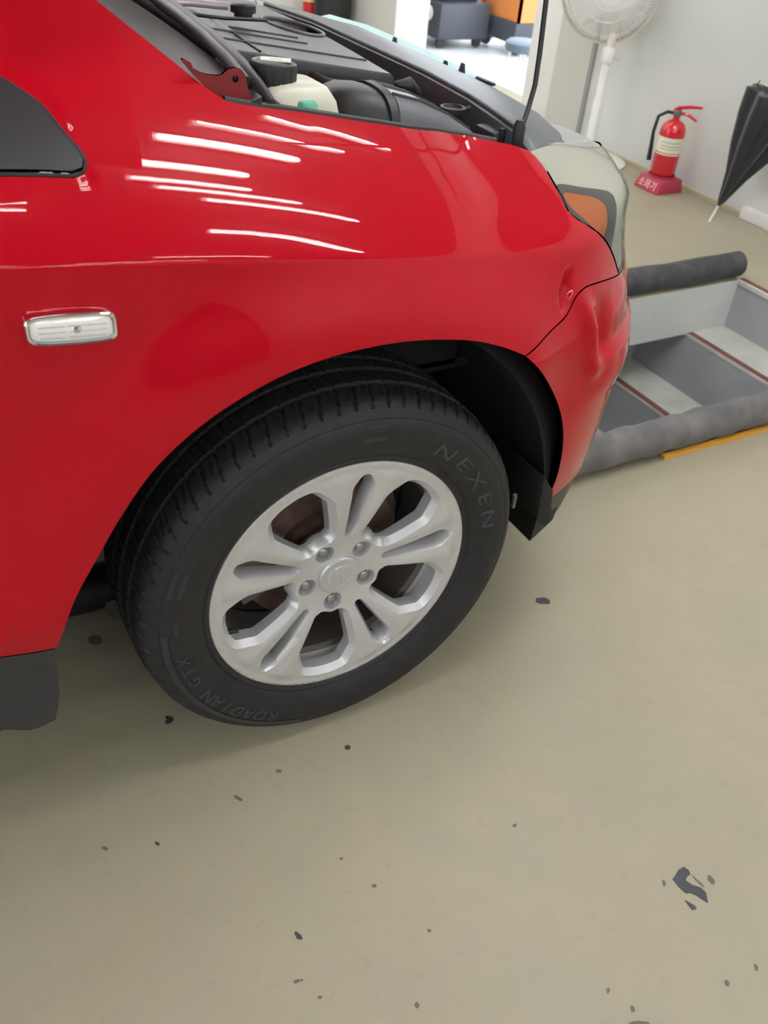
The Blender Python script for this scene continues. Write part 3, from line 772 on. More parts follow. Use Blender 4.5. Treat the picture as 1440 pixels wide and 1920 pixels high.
# cowl behind the bay
cp = [(-.035, 1.035), (-.06, 1.00), (-.10, .985), (-.20, .995), (-.30, 1.05), (-.40, 1.11), (-.62, 1.28), (-.62, 1.24), (-.40, 1.07), (-.30, 1.0), (-.2, .95), (-.035, .95)]
MB().loft([[Vector((x - .10*((y-.88)/.72)**2*(1 if x < -.05 else .3), y, z)) for x, z in cp] for y in np.linspace(.20, 1.56, 12)]).build('cowl_panel', DARKP, car, smooth=True, angle=35)
sp_ = [at(240, -60, 'z', 1.055), at(300, 0, 'z', 1.053), at(350, 36, 'z', 1.052), at(400, 76, 'z', 1.050), at(450, 125, 'z', 1.045), at(482, 165, 'z', 1.034), at(505, 196, 'z', 1.022), at(530, 208, 'z', 1.012)]
MB().tube(sp_, [.013]*5 + [.012, .010, .006], 12).build('bay_seal', BLACKP, car, smooth=True)
MB().tube([p + Vector((-.016, 0, .007)) for p in sp_[:6]], .0085, 10).build('bay_seal', DARKP, car, smooth=True)
# hinge bracket with a bolt hole
hb = [(340, 112), (358, 118), (362, 128), (385, 139), (415, 141), (428, 130), (440, 127), (452, 130), (460, 140), (463, 158), (470, 176), (482, 200), (445, 200), (400, 178)]
yb = .212
P2 = [at(x, y, 'y', yb) for x, y in hb]
V2 = np.array([(p.x, p.z) for p in P2]); hc = at(441, 148, 'y', yb)
hole = np.array([(hc.x + .0042*math.cos(2*math.pi*k/16), hc.z + .0042*math.sin(2*math.pi*k/16)) for k in range(16)])
panel('hinge_bracket', [spline(V2, .006, True), hole], lambda V: np.stack([V[:, 0], 0*V[:, 0] + yb, V[:, 1]], -1), .02, DULLRED, car, flange=.005)
# expansion tank
tk = empty('expansion_tank'); tk.parent = car
cc = at(513, 133, 'y', .30)
body_s = []
for f, dz in ((.80, 0), (1.0, .012), (1.02, .055), (.96, .078), (.80, .094), (.55, .102)):
    cxy = Vector((cc.x + .032 - .010*(dz/.1), .296, cc.z - .112 + dz)); hw_, hd_ = .063*f, .052*f
    body_s.append([cxy + Vector((abs(math.cos(t))**.55*math.copysign(1, math.cos(t))*hw_, abs(math.sin(t))**.55*math.copysign(1, math.sin(t))*hd_, 0)) for t in [2*math.pi*k/28 for k in range(28)]])
MB().loft(body_s).build('tank_body', TANK, tk, smooth=True, angle=50)
MB().lathe([(.022, -.06), (.022, -.02)], cc, (0, 0, 1), 24).build('tank_neck', TANK, tk, smooth=True)
capo = MB().lathe([(.030, -.022), (.0325, -.019), (.0325, .006), (.031, .0115), (.028, .013), (.0001, .0135)], cc, (.06, 0, 1), 60, cap1=False, star=lambda t, h: 1 - (.035 if (math.sin(15*t) > .5 and -.020 < h < .008) else 0)).build('tank_cap', BLACKP, tk, smooth=True, angle=30)
Ml = Matrix.Translation(cc + Vector((.004, .0, .0145))) @ Matrix.Rotation(math.radians(-25), 4, 'Z')
MB().box((-.022, -.011, -.001), (.020, .011, .0006), Ml).build('cap_label', PAPER, capo)
MB().box((-.010, -.003, .0004), (.008, .001, .0010), Ml).build('cap_print', PAPERD, capo)
g = at(576, 210, 'y', .245)
MB().lathe([(.014, -.012), (.014, .010), (.011, .014)], g, (0, 0, 1), 20).build('drain_cap', GREENC, tk, smooth=True)
# engine cover
def ez(x): return 1.030 - .15*(x - .02)
def ec(x, y): return Vector((x, y, ez(x) + .010*math.sin((y-.49)/.75*math.pi)))
nx, ny = 14, 22; X = np.linspace(-.015, .292, nx); Y = np.linspace(.488, 1.24, ny)
def ecr(i, j, lift=0):
    x, y = X[i], Y[j]; v = ec(x, y)
    ox, oy = (.245 - v.x)/.055, (.790 - v.y)/.075
    rr = ox*ox + oy*oy
    if rr < 1: v.z -= .020*(1-rr)**.35
    if abs(x - .06) < .006: v.z -= .004
    return v
b = MB(); top = [[ecr(i, j) for i in range(nx)] for j in range(ny)]
b.v = []; 
NX, NY = 60, 110; X = np.linspace(-.015, .292, NX); Y = np.linspace(.488, 1.24, NY)
b.loft([[ecr(i, j) for i in range(NX)] for j in range(NY)], closed=False, caps=False)
ecv = b.build('engine_cover', GREYP, car, smooth=True, fixn=False)
edge = [ec(x, .488) for x in np.linspace(-.015, .292, 16)] + [ec(.292, y) for y in np.linspace(.488, 1.24, 20)][1:] + [ec(x, 1.24) for x in np.linspace(.292, -.015, 16)][1:] + [ec(-.015, y) for y in np.linspace(1.24, .488, 20)][1:-1]
cenv = Vector((.14, .86, 0))
def outw(p, d): q = Vector((p.x-cenv.x, p.y-cenv.y, 0)); k = Vector((math.copysign(1, q.x) if abs(q.x) > .150 else 0, math.copysign(1, q.y) if abs(q.y) > .37 else 0, 0)); return p + k*d
b = MB(); b.loft([[p.copy() for p in edge], [outw(p, .004) + Vector((0, 0, -.004)) for p in edge], [outw(p, .006) + Vector((0, 0, -.018)) for p in edge], [outw(p, .004) + Vector((0, 0, -.085)) for p in edge]], caps=False)
b.build('cover_skirt', BLACKP, ecv, smooth=True, angle=60)
for y0, x0, x1 in ((.555, .0, .285), (.62, .0, .20), (.66, .07, .20)):
    MB().tube([ec(x, y0 + .03*(x-.0)) + Vector((0, 0, .0005)) for x in np.linspace(x0, x1, 10)], .0022, 6).build('cover_groove', BLACKP, ecv, smooth=True)
MB().tube([ec(.06, y) + Vector((0, 0, .0005)) for y in np.linspace(.50, .62, 6)], .002, 6).build('cover_groove', BLACKP, ecv, smooth=True)
MB().tube([Vector((.245 + .056*math.cos(t), .790 + .076*math.sin(t), ez(.245 + .056*math.cos(t)) + .0095)) for t in np.linspace(0, 2*math.pi, 32)[:-1]], .0035, 8, closed=True).build('recess_rim', GREYP, ecv, smooth=True)
oc = at(456, 26, 'z', 1.045)
MB().lathe([(.016, -.005), (.016, .002), (.022, .003), (.022, .014), (.018, .017)], oc, (0, 0, 1), 24, star=lambda t, h: 1 - .05*(math.sin(8*t) > 0 and h > .008)).build('oil_filler_cap', BLACKP, car, smooth=True)
MB().tube([at(310, 4, 'z', 1.046), at(360, 5, 'z', 1.046), at(428, 12, 'z', 1.044)], .0065, 10).build('pale_rail', PALE, car, smooth=True)
MB().tube([at(335, 24, 'z', 1.050), at(420, 34, 'z', 1.046), at(500, 38, 'z', 1.040)], .003, 10).build('cable', BLACKP, car, smooth=True)
# air duct: bellows then a ribbed snorkel running down to the front
duct = empty('air_duct'); duct.parent = car
def sec(c, ry, rz, n=28, p=.75): return [Vector(c) + Vector((0, abs(math.cos(t))**p*math.copysign(1, math.cos(t))*ry, abs(math.sin(t))**p*math.copysign(1, math.sin(t))*rz)) for t in [2*math.pi*k/n for k in range(n)]]
TT = [at(606, 172, 'y', .365), at(622, 160, 'y', .365), at(645, 154, 'y', .365), at(672, 156, 'y', .362), at(700, 163, 'y', .36)]
DS = [(p.x, p.y, p.z - c, a_, c) for p, a_, c in zip(TT, (.030, .052, .064, .070, .072), (.028, .046, .056, .060, .060))]
MB().loft([sec((x, y, z), a_, c) for x, y, z, a_, c in DS]).build('duct_elbow', BLACKP, duct, smooth=True)
xe, ye, ze = DS[-1][:3]
MB().loft([sec((x, ye, ze), .077, .065) for x in (xe - .004, xe + .010)]).build('duct_clamp', BLACKP, duct, smooth=True)
TT = [at(712, 160, 'y', .36), at(760, 172, 'y', .36), at(810, 196, 'y', .355), at(850, 224, 'y', .35), at(890, 256, 'y', .34)]
DP = [(p.x, p.y, p.z - c, a_, c) for p, a_, c in zip(TT, (.074, .080, .084, .084, .078), (.060, .058, .054, .048, .040))]
MB().loft([sec((x, y, z), a_, c, p=.6) for x, y, z, a_, c in DP]).build('duct_snorkel', GREYP, duct, smooth=True)
for dy in (-.045, .0, .04):
    MB().tube([Vector((x, y + dy*a/.08, z + c*(1.0 if abs(dy) < .03 else .958))) for x, y, z, a, c in DP[:4]], .0032, 6).build('duct_rib', BLACKP, duct, smooth=True)
MB().tube([at(578, 138, 'z', .99), at(590, 152, 'z', .985), at(625, 165, 'z', .98), at(640, 180, 'z', .96)], [.009, .013, .014, .014], 12).build('breather_hose', BLACKP, car, smooth=True)
MB().tube([at(600, 205, 'z', .97), at(625, 215, 'z', .955), at(650, 235, 'z', .93)], [.012, .016, .018], 12).build('lower_hose', BLACKP, car, smooth=True)
MB().tube([at(725, 172, 'z', .95), at(745, 160, 'z', .965), at(765, 158, 'z', .967), at(775, 175, 'z', .95), at(780, 195, 'z', .92)], [.006, .008, .013, .014, .014], 12).build('coolant_hose', BLACKP, car, smooth=True)
MB().lathe([(.030, 0), (.034, .004), (.034, .010), (.026, .012)], at(712, 163, 'z', .93), (.3, -.3, 1), 28).build('seal_ring', ORNG, car, smooth=True)
MB().lathe([(.07, -.10), (.075, 0), (.06, .02), (.02, .028)], at(735, 195, 'z', .87), (0, 0, 1), 28).build('alternator_casing', STEEL, car, smooth=True)
# front cover over the radiator
ST = [(.235, .425, .470, .925, .905), (.275, .418, .520, .945, .912), (.34, .420, .560, .952, .918), (.45, .432, .592, .956, .922), (.62, .440, .612, .958, .924), (.85, .438, .616, .958, .926), (1.1, .435, .608, .958, .926), (1.35, .42, .56, .950, .918)]
rg = []
for y, xi, xo, zi, zo in ST:
    row = [Vector((xi - .004, y, zi - .10)), Vector((xi - .004, y, zi - .004)), Vector((xi + .004, y, zi))]
    for t in np.linspace(.12, .88, 7): row.append(Vector((xi + (xo-xi)*t, y, zi + (zo-zi)*t + .010*math.sin(t*math.pi))))
    row += [Vector((xo, y, zo)), Vector((xo + .006, y, zo - .008)), Vector((xo + .004, y, zo - .014))]
    rg.append(row)
cov = MB().loft(rg, closed=False, caps=False).build('radiator_cover', GREYP, car, smooth=True, angle=50)
MB().tube([Vector((xi + .004, y, zi + .001)) for y, xi, xo, zi, zo in ST[1:]], .004, 8).build('cover_edge', DARKP, cov, smooth=True)
for q in ((741, 86), (836, 131), (868, 136)):
    p = at(*q, 'x', .600); p.z = max(p.z, .92)
    MB().prism([p + Vector(d) for d in ((-.010, 0, -.012), (.008, 0, -.012), (.004, 0, .016), (-.002, 0, .018))], (0, .010, 0)).build('cover_clip', BLACKP, cov, bevel=.002)
for q, l in (((910, 152), .03), ((700, 94), .02)):
    p = at(*q, 'z', .934)
    MB().box(tuple(p + Vector((-.005, -l, -.003))), tuple(p + Vector((.005, l, .003)))).build('cover_slot', BLACKP, cov, bevel=.002)
tl_ = [Vector((x + .012, y, z)) for x, y, z in ((.598, .66, .912), (.606, .80, .916), (.607, 1.0, .918), (.602, 1.2, .918), (.58, 1.36, .912))]
MB().loft([[p + Vector(d) for d in ((-.012, 0, -.03), (-.012, 0, .010), (.012, 0, .014), (.018, 0, -.02))] for p in tl_]).build('nose_trim', TEAL, car, smooth=True, angle=40)
# filler cap, latch block
fc = at(848, 212, 'z', .945)
MB().lathe([(.016, -.03), (.018, .0), (.022, .002), (.022, .010), (.017, .011), (.015, .007), (.004, .006)], fc, (0, 0, 1), 26).build('washer_filler', BLACKP, car, smooth=True, angle=35)
MB().tube([fc + Vector((.02, 0, .004)), fc + Vector((.04, .008, .004))], .004, 8).build('filler_strap', BLACKP, car, smooth=True)
lb = at(940, 238, 'z', .935)
blk = MB().box((lb.x-.035, lb.y-.03, lb.z-.05), (lb.x+.045, lb.y+.03, lb.z)).build('latch_block', DARKP, car, bevel=.006)
MB().lathe([(.008, 0), (.008, .004), (.005, .005)], lb + Vector((.01, .005, 0)), (0, 0, 1), 16).build('bolt', STEEL, blk, smooth=True)
MB().box((lb.x-.025, lb.y-.036, lb.z-.04), (lb.x-.010, lb.y-.028, lb.z+.008)).build('latch_tab', BLACKP, blk, bevel=.002)
# bonnet stay, and the raised bonnet it carries above the frame
r0 = at(970, 262, 'z', .945)
rp = [r0, at(978, 240, 'y', r0.y + .012), at(990, 205, 'y', r0.y + .03), at(1003, 160, 'y', r0.y + .05), at(1012, 100, 'y', r0.y + .06), at(1018, 50, 'y', r0.y + .065), at(1024, 0, 'y', r0.y + .07)]
dv = (rp[-1] - rp[-2]); rp.append(rp[-1] + dv*((1.62 - rp[-1].z)/dv.z))
MB().tube(rp, .0042, 10).build('bonnet_stay', BLACKP, car, smooth=True)
MB().lathe([(.010, -.006), (.010, .02), (.006, .03)], r0, (0, 0, 1), 16).build('stay_grommet', BLACKP, car, smooth=True)
top = rp[-1]
hr = []
for y in np.linspace(.16, 1.60, 13):
    e = ((y-.88)/.72)**2
    row = []
    for s_, lift in ((0, 0), (.5, .03), (.9, .0)):
        row.append(Vector((-.36 + s_*.62 - lift*.6, y, 1.24 + s_*.78 + lift - .03*e)))
    hr.append(row + [p + Vector((.014, 0, -.012)) for p in row[::-1]])
MB().loft(hr).build('bonnet', HOODRED, car, smooth=True, angle=40)

# ------------------------------------------------------------------ things on the floor and along the wall
def local(t, fn):
    """build parts in world space, then hang them on thing t"""
    for o in fn: setattr_parent(o, t)
# fire extinguisher on its stand
sx, sy = 2.885, 2.285
stand = tag(empty('extinguisher_stand', (sx, sy, 0)), 'low red plastic stand under the fire extinguisher', 'stand')
sb_ = MB().hexa([Vector((sx-.085, sy-.085, 0)), Vector((sx+.085, sy-.085, 0)), Vector((sx+.085, sy+.085, 0)), Vector((sx-.085, sy+.085, 0))],
                [Vector((sx-.060, sy-.075, .062)), Vector((sx+.075, sy-.075, .062)), Vector((sx+.075, sy+.075, .062)), Vector((sx-.060, sy+.075, .062))]).build('stand_body', FIREB, bevel=.008)
rimb = MB().lathe([(.066, .060), (.066, .072), (.060, .072), (.060, .0615)], (sx+.005, sy, 0), (0, 0, 1), 36, cap0=False, cap1=False).build('stand_ring', FIREB, smooth=True, angle=30)
local(stand, [sb_, rimb])
vs, fs = text_mesh('소화기', .045, .001)
if len(vs) > 20:
    nrm = Vector((-.062, 0, .025)).normalized(); upv = Vector((.025, 0, .062)).normalized(); rt = Vector((0, -1, 0))
    o_ = Vector((sx-.0735, sy, .031)) + nrm*.0008 - upv*.017
    lt = MB().add([o_ + rt*x + upv*y + nrm*z for x, y, z in vs], fs).build('stand_lettering', PINKT); local(stand, [lt])
ex = tag(empty('fire_extinguisher', (sx+.005, sy, .072)), 'red fire extinguisher with cream label standing by the grey wall', 'extinguisher')
eo = Vector((sx+.005, sy, .073))
P_ = [MB().lathe([(.054, 0), (.059, .006), (.059, .190), (.057, .210), (.048, .230), (.032, .243), (.016, .249), (.016, .268)], eo, (0, 0, 1), 40).build('cylinder', FIRE, smooth=True, angle=40),
      MB().lathe([(.0596, .108), (.0598, .112), (.0598, .172), (.0596, .176)], eo, (0, 0, 1), 40, cap0=False, cap1=False).build('label_band', LABELM, smooth=True),
      MB().lathe([(.0598, .098), (.0602, .100), (.0598, .104)], eo, (0, 0, 1), 40, cap0=False, cap1=False).build('lower_band', PAPER, smooth=True),
      MB().lathe([(.018, .264), (.020, .268), (.020, .286), (.012, .292)], eo, (0, 0, 1), 20).build('valve', STEEL, smooth=True)]
for a in (0,):
    for z, h_ in ((.150, .010), (.136, .006), (.124, .005)):
        b = MB()
        R_ = [[eo + Vector((.0602*math.cos(t), .0602*math.sin(t), zz)) for t in np.radians(np.linspace(185, 275, 14))] for zz in (z, z + h_)]
        b.loft(R_, closed=False, caps=False); P_.append(b.build('label_print', mat('label_blue', (.45, .62, .62), rough=.6) if h_ > .008 else PAPERD))
hd = Vector((.55, -.83, 0))
P_.append(MB().tube([eo + Vector((0, 0, .287)) - hd*.02, eo + Vector((0, 0, .300)), eo + hd*.05 + Vector((0, 0, .312)), eo + hd*.105 + Vector((0, 0, .318))], [.008, .009, .008, .006], 8).build('lever', FIRE, smooth=True))
P_.append(MB().tube([eo + Vector((0, 0, .280)), eo + hd*.05 + Vector((0, 0, .278)), eo + hd*.095 + Vector((0, 0, .258))], [.008, .008, .006], 8).build('carry_handle', FIRE, smooth=True))
hs = [eo + Vector(p) for p in ((0, 0, .276), (-.03, .035, .276), (-.050, .066, .250), (-.054, .070, .18), (-.048, .066, .10), (-.046, .064, .05))]
P_.append(MB().tube(hs, [.008, .008, .008, .008, .010, .012], 10).build('hose', BLACKP, smooth=True))
local(ex, P_)
# folded umbrella leaning on the wall, point down
ut = Vector((2.806, 1.850, .0)); uh = Vector((2.955, 1.700, .86)); ua = (uh - ut).normalized()
um = tag(empty('umbrella', ut), 'black folded umbrella leaning point-down against the wall', 'umbrella')
def star(t, h): return 1 + (.16*math.sin(8*t) + .10*math.sin(3*t+1))*min(1, h*4)
P_ = [MB().lathe([(.004, .075), (.016, .10), (.045, .22), (.086, .34), (.118, .46), (.135, .555), (.115, .565), (.05, .53)], ut, ua, 64, star=star).build('canopy', UMB, smooth=True, angle=60),
      MB().lathe([(.006, .0), (.0065, .03), (.005, .08)], ut, ua, 12).build('ferrule', WHITEP, smooth=True),
      MB().lathe([(.006, .5), (.006, .84)], ut, ua, 12).build('shaft', STEEL, smooth=True),
      MB().tube([ut + ua*.82, ut + ua*.92, ut + ua*.95 + Vector((0, -.02, .0)), ut + ua*.95 + Vector((0, -.06, 0)), ut + ua*.91 + Vector((0, -.08, 0))], .012, 10).build('handle', BLACKP, smooth=True)]
for k in range(8):
    t = 2*math.pi*k/8 + .2
    a = ua.orthogonal().normalized(); b_ = ua.cross(a)
    tip = ut + ua*.565 + (a*math.cos(t) + b_*math.sin(t))*.125
    P_.append(MB().tube([tip, tip + ua*.014], .003, 6).build('rib_tip', STEEL, smooth=True))
local(um, P_)
# pedestal fan
fx, fyy = 2.815, 2.755
fan = tag(empty('pedestal_fan', (fx, fyy, 0)), 'white pedestal fan with round guard in the wall corner', 'fan')
hc_ = Vector((fx - .02, fyy + .05, .775)); fd = Vector((-.62, -.75, -.05)).normalized()
P_ = [MB().lathe([(.200, 0), (.203, .010), (.180, .022), (.06, .045), (.035, .06), (.034, .10)], (fx, fyy, 0), (0, 0, 1), 48).build('base', WHITEP, smooth=True),
      MB().lathe([(.024, .06), (.024, .30), (.020, .305), (.020, .52)], (fx, fyy, 0), (0, 0, 1), 20).build('pole', WHITEP, smooth=True),
      MB().lathe([(.030, .47), (.032, .48), (.032, .53), (.024, .54)], (fx, fyy, 0), (0, 0, 1), 20).build('collar', WHITEP, smooth=True),
      MB().box((fx+.018, fyy-.05, .485), (fx+.034, fyy-.024, .515)).build('knob', CREAM, bevel=.003),
      MB().tube([(fx, fyy, .53), (fx, fyy, .62), hc_ - fd*.10], [.022, .028, .03], 14).build('neck', CREAM, smooth=True),
      MB().lathe([(.03, -.20), (.07, -.18), (.085, -.12), (.085, -.05), (.06, -.04)], hc_, fd, 28).build('motor_housing', CREAM, smooth=True)]
gb = MB(); a_ = fd.orthogonal().normalized(); b_ = fd.cross(a_)
def gp(r, t, h): return hc_ + fd*h + (a_*math.cos(t) + b_*math.sin(t))*r
for side, nm in ((1, 'front_guard'), (-1, 'rear_guard')):
    gb = MB()
    for k in range(120):
        t = 2*math.pi*k/120
        gb.tube([gp(.05, t, .07*side), gp(.16, t, .065*side), gp(.205, t, .045*side), gp(.222, t, .0)], .0021, 4, caps=False)
    for r_, h_ in ((.222, 0), (.19, .052), (.13, .067), (.08, .07)):
        gb.tube([gp(r_, 2*math.pi*k/48, h_*side) for k in range(48)], .0032 if r_ > .2 else .0018, 6, closed=True)
    P_.append(gb.build(nm, WHITEP, smooth=True))
P_.append(MB().lathe([(.055, .066), (.055, .074), (.03, .078), (.001, .079)], hc_, fd, 32).build('badge_disc', WHITEP, smooth=True))
P_.append(MB().tube([gp(.228, 2*math.pi*k/64, 0) for k in range(64)], .007, 8, closed=True).build('guard_rim', CREAM, smooth=True))
for k in range(5):
    t0 = 2*math.pi*k/5
    rows = []
    for r_ in (.03, .08, .14, .195):
        wd = .45 + .25*(r_ > .05)
        rows.append([gp(r_, t0 + wd*(q-.5), .025*(q-.5)*2) for q in (0, .25, .5, .75, 1)])
    bl_ = MB().loft(rows, closed=False, caps=False); P_.append(bl_.build('blade', WHITEP, smooth=True))
local(fan, P_)
# bin and red-white canister by the far pier
bx, by = 2.84, 6.05
bn = tag(MB().lathe([(.13, 0), (.15, .50), (.158, .50), (.158, .53), (.14, .53), (.125, .03)], (bx+.03, by-.16, 0), (0, 0, 1), 32).build('waste_bin', BLACKP, smooth=True, angle=30), 'tall black bin beside the far pier', 'bin')
cn = tag(empty('canister', (bx, by + .28, 0)), 'small red and yellow canister beside the black bin', 'canister')
c0 = (bx + .02, by + .20, 0)
local(cn, [MB().lathe([(.06, 0), (.062, .01), (.062, .16)], c0, (0, 0, 1), 24).build('red_body', FIRE, smooth=True, angle=40),
           MB().lathe([(.0622, .16), (.0622, .30)], c0, (0, 0, 1), 24).build('label_band', mat('canister_label', (.82, .66, .30), rough=.5), smooth=True),
           MB().lathe([(.062, .30), (.05, .36), (.02, .40), (.02, .44)], c0, (0, 0, 1), 24).build('top_part', FIRE, smooth=True, angle=40)])
wb = tag(empty('glare_box', (2.86, 7.0, 0)), 'low white box added for the overexposed white by the far wall', 'box')  # box added to give the overexposed white of floor and wall
local(wb, [MB().box((2.74, 6.60, 0), (2.98, 7.60, .20)).build('box_body', WHITEP, bevel=.01), MB().box((2.73, 6.59, .20), (2.99, 7.61, .225)).build('box_lid', WHITEP, bevel=.006)])
bt = tag(MB().box((2.64, 6.42, .0), (2.69, 6.98, .035)).build('blue_bar', BLUE, bevel=.006), 'blue plastic bar on the floor before the added white box', 'bar')

# ------------------------------------------------------------------ seen through the opening
# orange crate on a dark trolley
q = at(968, 92, 'z', 0)
tr = tag(empty('trolley', (q.x, q.y, 0)), 'dark low trolley under the orange crate outside', 'trolley')
X_ = [MB().box((q.x-.22, q.y-.25, .08), (q.x+.30, q.y+.25, .22)).build('deck', DKMETAL, bevel=.01)]
for dx in (-.16, .24):
    for dy in (-.2, .2): X_.append(MB().lathe([(.04, -.015), (.04, .015)], (q.x+dx, q.y+dy, .04), (0, 1, 0), 16).build('castor', BLACKP))
X_ += [MB().box((q.x+.24, q.y-.25, .22), (q.x+.28, q.y-.21, .75)).build('post', WHITEP), MB().box((q.x+.24, q.y+.21, .22), (q.x+.28, q.y+.25, .75)).build('post', WHITEP)]
local(tr, X_)
cr = tag(empty('crate', (q.x, q.y, .22)), 'orange plastic crate on the dark trolley', 'crate')
cb = MB().box((q.x-.18, q.y-.22, .222), (q.x+.20, q.y+.22, .235))
for lo, hi in (((-.20, -.24, .222), (-.18, .24, .46)), ((.20, -.24, .222), (.22, .24, .46)), ((-.20, -.24, .222), (.22, -.22, .46)), ((-.20, .22, .222), (.22, .24, .46))):
    cb.box((q.x+lo[0], q.y+lo[1], lo[2]), (q.x+hi[0], q.y+hi[1], hi[2]))
rimc = MB()
for lo, hi in (((-.215, -.255), (-.18, .255)), ((.20, -.255), (.235, .255)), ((-.215, -.255), (.235, -.22)), ((-.215, .22), (.235, .255))):
    rimc.box((q.x+lo[0], q.y+lo[1], .44), (q.x+hi[0], q.y+hi[1], .47))
local(cr, [cb.build('crate_body', ORANGE), rimc.build('crate_rim', mat('crate_rim_pale', (.85, .55, .40), rough=.5))])
bar = at(968, 30, 'z', .62)
lg = tag(empty('roll', (bar.x, bar.y, .62)), 'yellow-orange padded roll lying above the orange crate', 'roll')
yb_ = q.y
local(lg, [MB().lathe([(.06, -.30), (.075, -.29), (.075, .29), (.06, .30)], (q.x+.02, q.y, .545), (0, 1, 0), 24).build('roll_body', mat('roll_yellow', (.80, .46, .12), rough=.5), smooth=True, angle=40),
           MB().lathe([(.04, .30), (.04, .34)], (q.x+.02, q.y, .545), (0, 1, 0), 20).build('roll_core', BLUEGREY)])
# dark equipment stand
q2 = at(866, 78, 'z', 0); q2.x -= .16; q2.y += .05
eq = tag(empty('tester_stand', (q2.x, q2.y, 0)), 'dark wheeled equipment stand with white lamps outside', 'equipment')
X_ = [MB().box((q2.x-.22, q2.y-.30, .06), (q2.x+.22, q2.y+.30, .30)).build('base_box', DKMETAL, bevel=.02),
      MB().box((q2.x-.16, q2.y-.22, .30), (q2.x+.16, q2.y+.18, .62)).build('body_box', DKMETAL, bevel=.02),
      MB().box((q2.x-.30, q2.y-.26, .62), (q2.x+.22, q2.y+.22, 1.05)).build('head_box', mat('teal_dark', (.10, .22, .24), rough=.4), bevel=.03)]
for dy, z in ((.20, .20), (-.16, .22), (.10, .45), (-.12, .46)):
    X_.append(MB().lathe([(.035, 0), (.05, .01), (.05, .02), (.02, .03)], (q2.x-.165 - (.055 if z < .3 else 0), q2.y+dy, z), (-1, 0, 0), 20).build('white_lamp', WHITEP, smooth=True))
for dx in (-.16, .16):
    for dy in (-.24, .24): X_.append(MB().lathe([(.035, -.015), (.035, .015)], (q2.x+dx, q2.y+dy, .035), (0, 1, 0), 16).build('castor', BLACKP))
local(eq, X_)
q3 = at(914, 72, 'z', 0) + Vector((.0, .16, 0))
bo = tag(empty('bollard', (q3.x, q3.y, 0)), 'short orange post between dark stand and orange crate', 'post')
local(bo, [MB().lathe([(.14, 0), (.14, .03), (.05, .05)], (q3.x, q3.y, 0), (0, 0, 1), 24).build('foot', BLACKP, smooth=True, angle=30),
           MB().lathe([(.06, .04), (.06, .52), (.05, .56)], (q3.x, q3.y, 0), (0, 0, 1), 24).build('post_body', ORANGE, smooth=True, angle=30),
           MB().lathe([(.0605, .34), (.0605, .42)], (q3.x, q3.y, 0), (0, 0, 1), 24).build('reflective_band', LABELM, smooth=True)])
q4 = at(962, 160, 'z', 0)
stl = tag(empty('stool', (q4.x, q4.y, 0)), 'blue-grey padded stool just outside the opening', 'stool')
X_ = [MB().lathe([(.11, .20), (.12, .215), (.12, .25), (.10, .265)], (q4.x+.05, q4.y+.02, 0), (0, 0, 1), 32).build('cushion', BLUEGREY, smooth=True, angle=50)]
for k in range(4):
    t = math.pi/4 + k*math.pi/2
    X_.append(MB().tube([(q4.x+.05+.11*math.cos(t), q4.y+.02+.11*math.sin(t), 0), (q4.x+.05+.08*math.cos(t), q4.y+.02+.08*math.sin(t), .205)], .010, 8).build('leg', WHITEP, smooth=True))
local(stl, X_)
qa, qb = at(738, 16, 'z', .06), at(834, 12, 'z', .06)
rl = tag(empty('edge_rail', ((qa.x+qb.x)/2, (qa.y+qb.y)/2, 0)), 'dark padded rail with yellow base line far outside', 'rail')
local(rl, [MB().tube([(3.35, 6.95, .13), (5.1, 6.95, .13)], .11, 18).build('rail_tube', DKMETAL, smooth=True), MB().box((3.35, 6.80, -.004), (5.0, 6.90, .05)).build('base_line', YELLOW)])

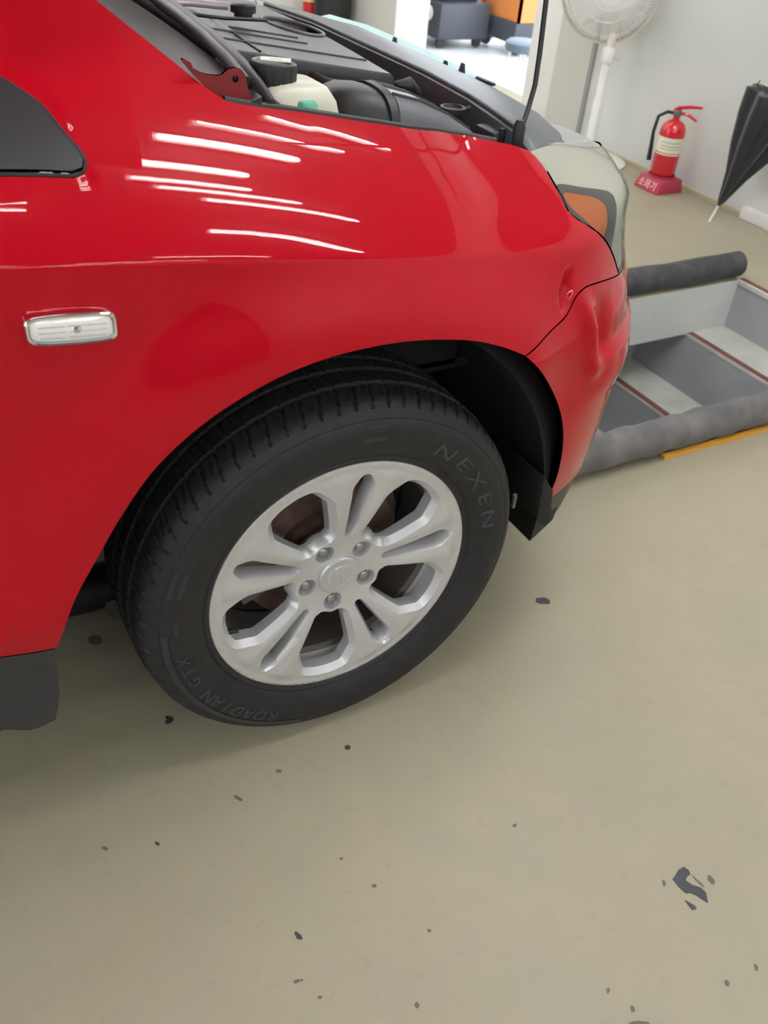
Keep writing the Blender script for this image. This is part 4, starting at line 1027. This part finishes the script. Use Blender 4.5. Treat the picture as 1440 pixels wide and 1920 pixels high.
# ------------------------------------------------------------------ marks on the floor
def blot(px, py, rx, ry, ang_=0, m_=STAIN, jag=.25, pts=None):
    rng = random.Random(int(px*7 + py*13)); n = 14; V = []
    src = pts or [(px + (rx*math.cos(t)*math.cos(ang_) - ry*math.sin(t)*math.sin(ang_))*(1 + jag*(rng.random()-.5)*2), py + (rx*math.cos(t)*math.sin(ang_) + ry*math.sin(t)*math.cos(ang_))*(1 + jag*(rng.random()-.5)*2)) for t in [2*math.pi*k/n for k in range(n)]]
    P = [at(x, y, 'z', .0) for x, y in src]
    o = MB().prism([Vector((p.x, p.y, .0001)) for p in P], (0, 0, .0009)).build('stain', m_, floor); return o
Z = lambda x, y: (1140 + x/4.8, 1560 + y/4.8)
blot(0, 0, 0, 0, pts=[Z(*q) for q in ((580, 425), (600, 400), (630, 345), (680, 315), (725, 345), (740, 380), (705, 410), (700, 440), (760, 478), (830, 500), (880, 545), (900, 640), (850, 610), (790, 570), (740, 550), (700, 555), (640, 500))])
blot(0, 0, 0, 0, pts=[Z(*q) for q in ((690, 612), (730, 635), (780, 665), (798, 690), (760, 705), (720, 660))])
blot(0, 0, 0, 0, pts=[Z(*q) for q in ((755, 385), (790, 420), (845, 465), (865, 500), (830, 475), (780, 425))], m_=STAIN2)
for px, py, rx, ry, a, dk in ((1018, 1127, 13, 6, .1, 1), (559, 1755, 10, 5, .9, 1), (556, 1840, 7, 3, -.3, 0), (652, 1402, 5, 4, 0, 1), (318, 1352, 8, 5, -.8, 1), (314, 1346, 4, 3, 0, 1), (295, 1582, 5, 3, .6, 1), (447, 1497, 9, 3, .5, 0), (197, 1591, 6, 3, .3, 0), (1418, 1815, 3, 7, -.4, 0), (1363, 1844, 4, 6, -.5, 0), (1140, 1857, 3, 5, 0, 0), (523, 1446, 5, 3, .2, 0), (702, 1661, 4, 3, 0, 0), (178, 1200, 14, 9, 0, 0), (1186, 1892, 4, 6, -.5, 0), (1200, 1919, 18, 4, 0, 0), (1245, 1656, 3, 6, -.4, 0), (1333, 1650, 4, 9, -.7, 0), (566, 1838, 3, 2, 0, 0), (805, 1745, 4, 3, 0, 0), (120, 1090, 6, 4, 0, 0), (640, 1610, 3, 2, 0, 0), (965, 1548, 4, 3, 0, 0), (782, 1885, 4, 6, -.3, 0), (600, 1870, 4, 3, 0, 0)):
    blot(px, py, rx, ry, a, STAIN if dk else STAIN2)
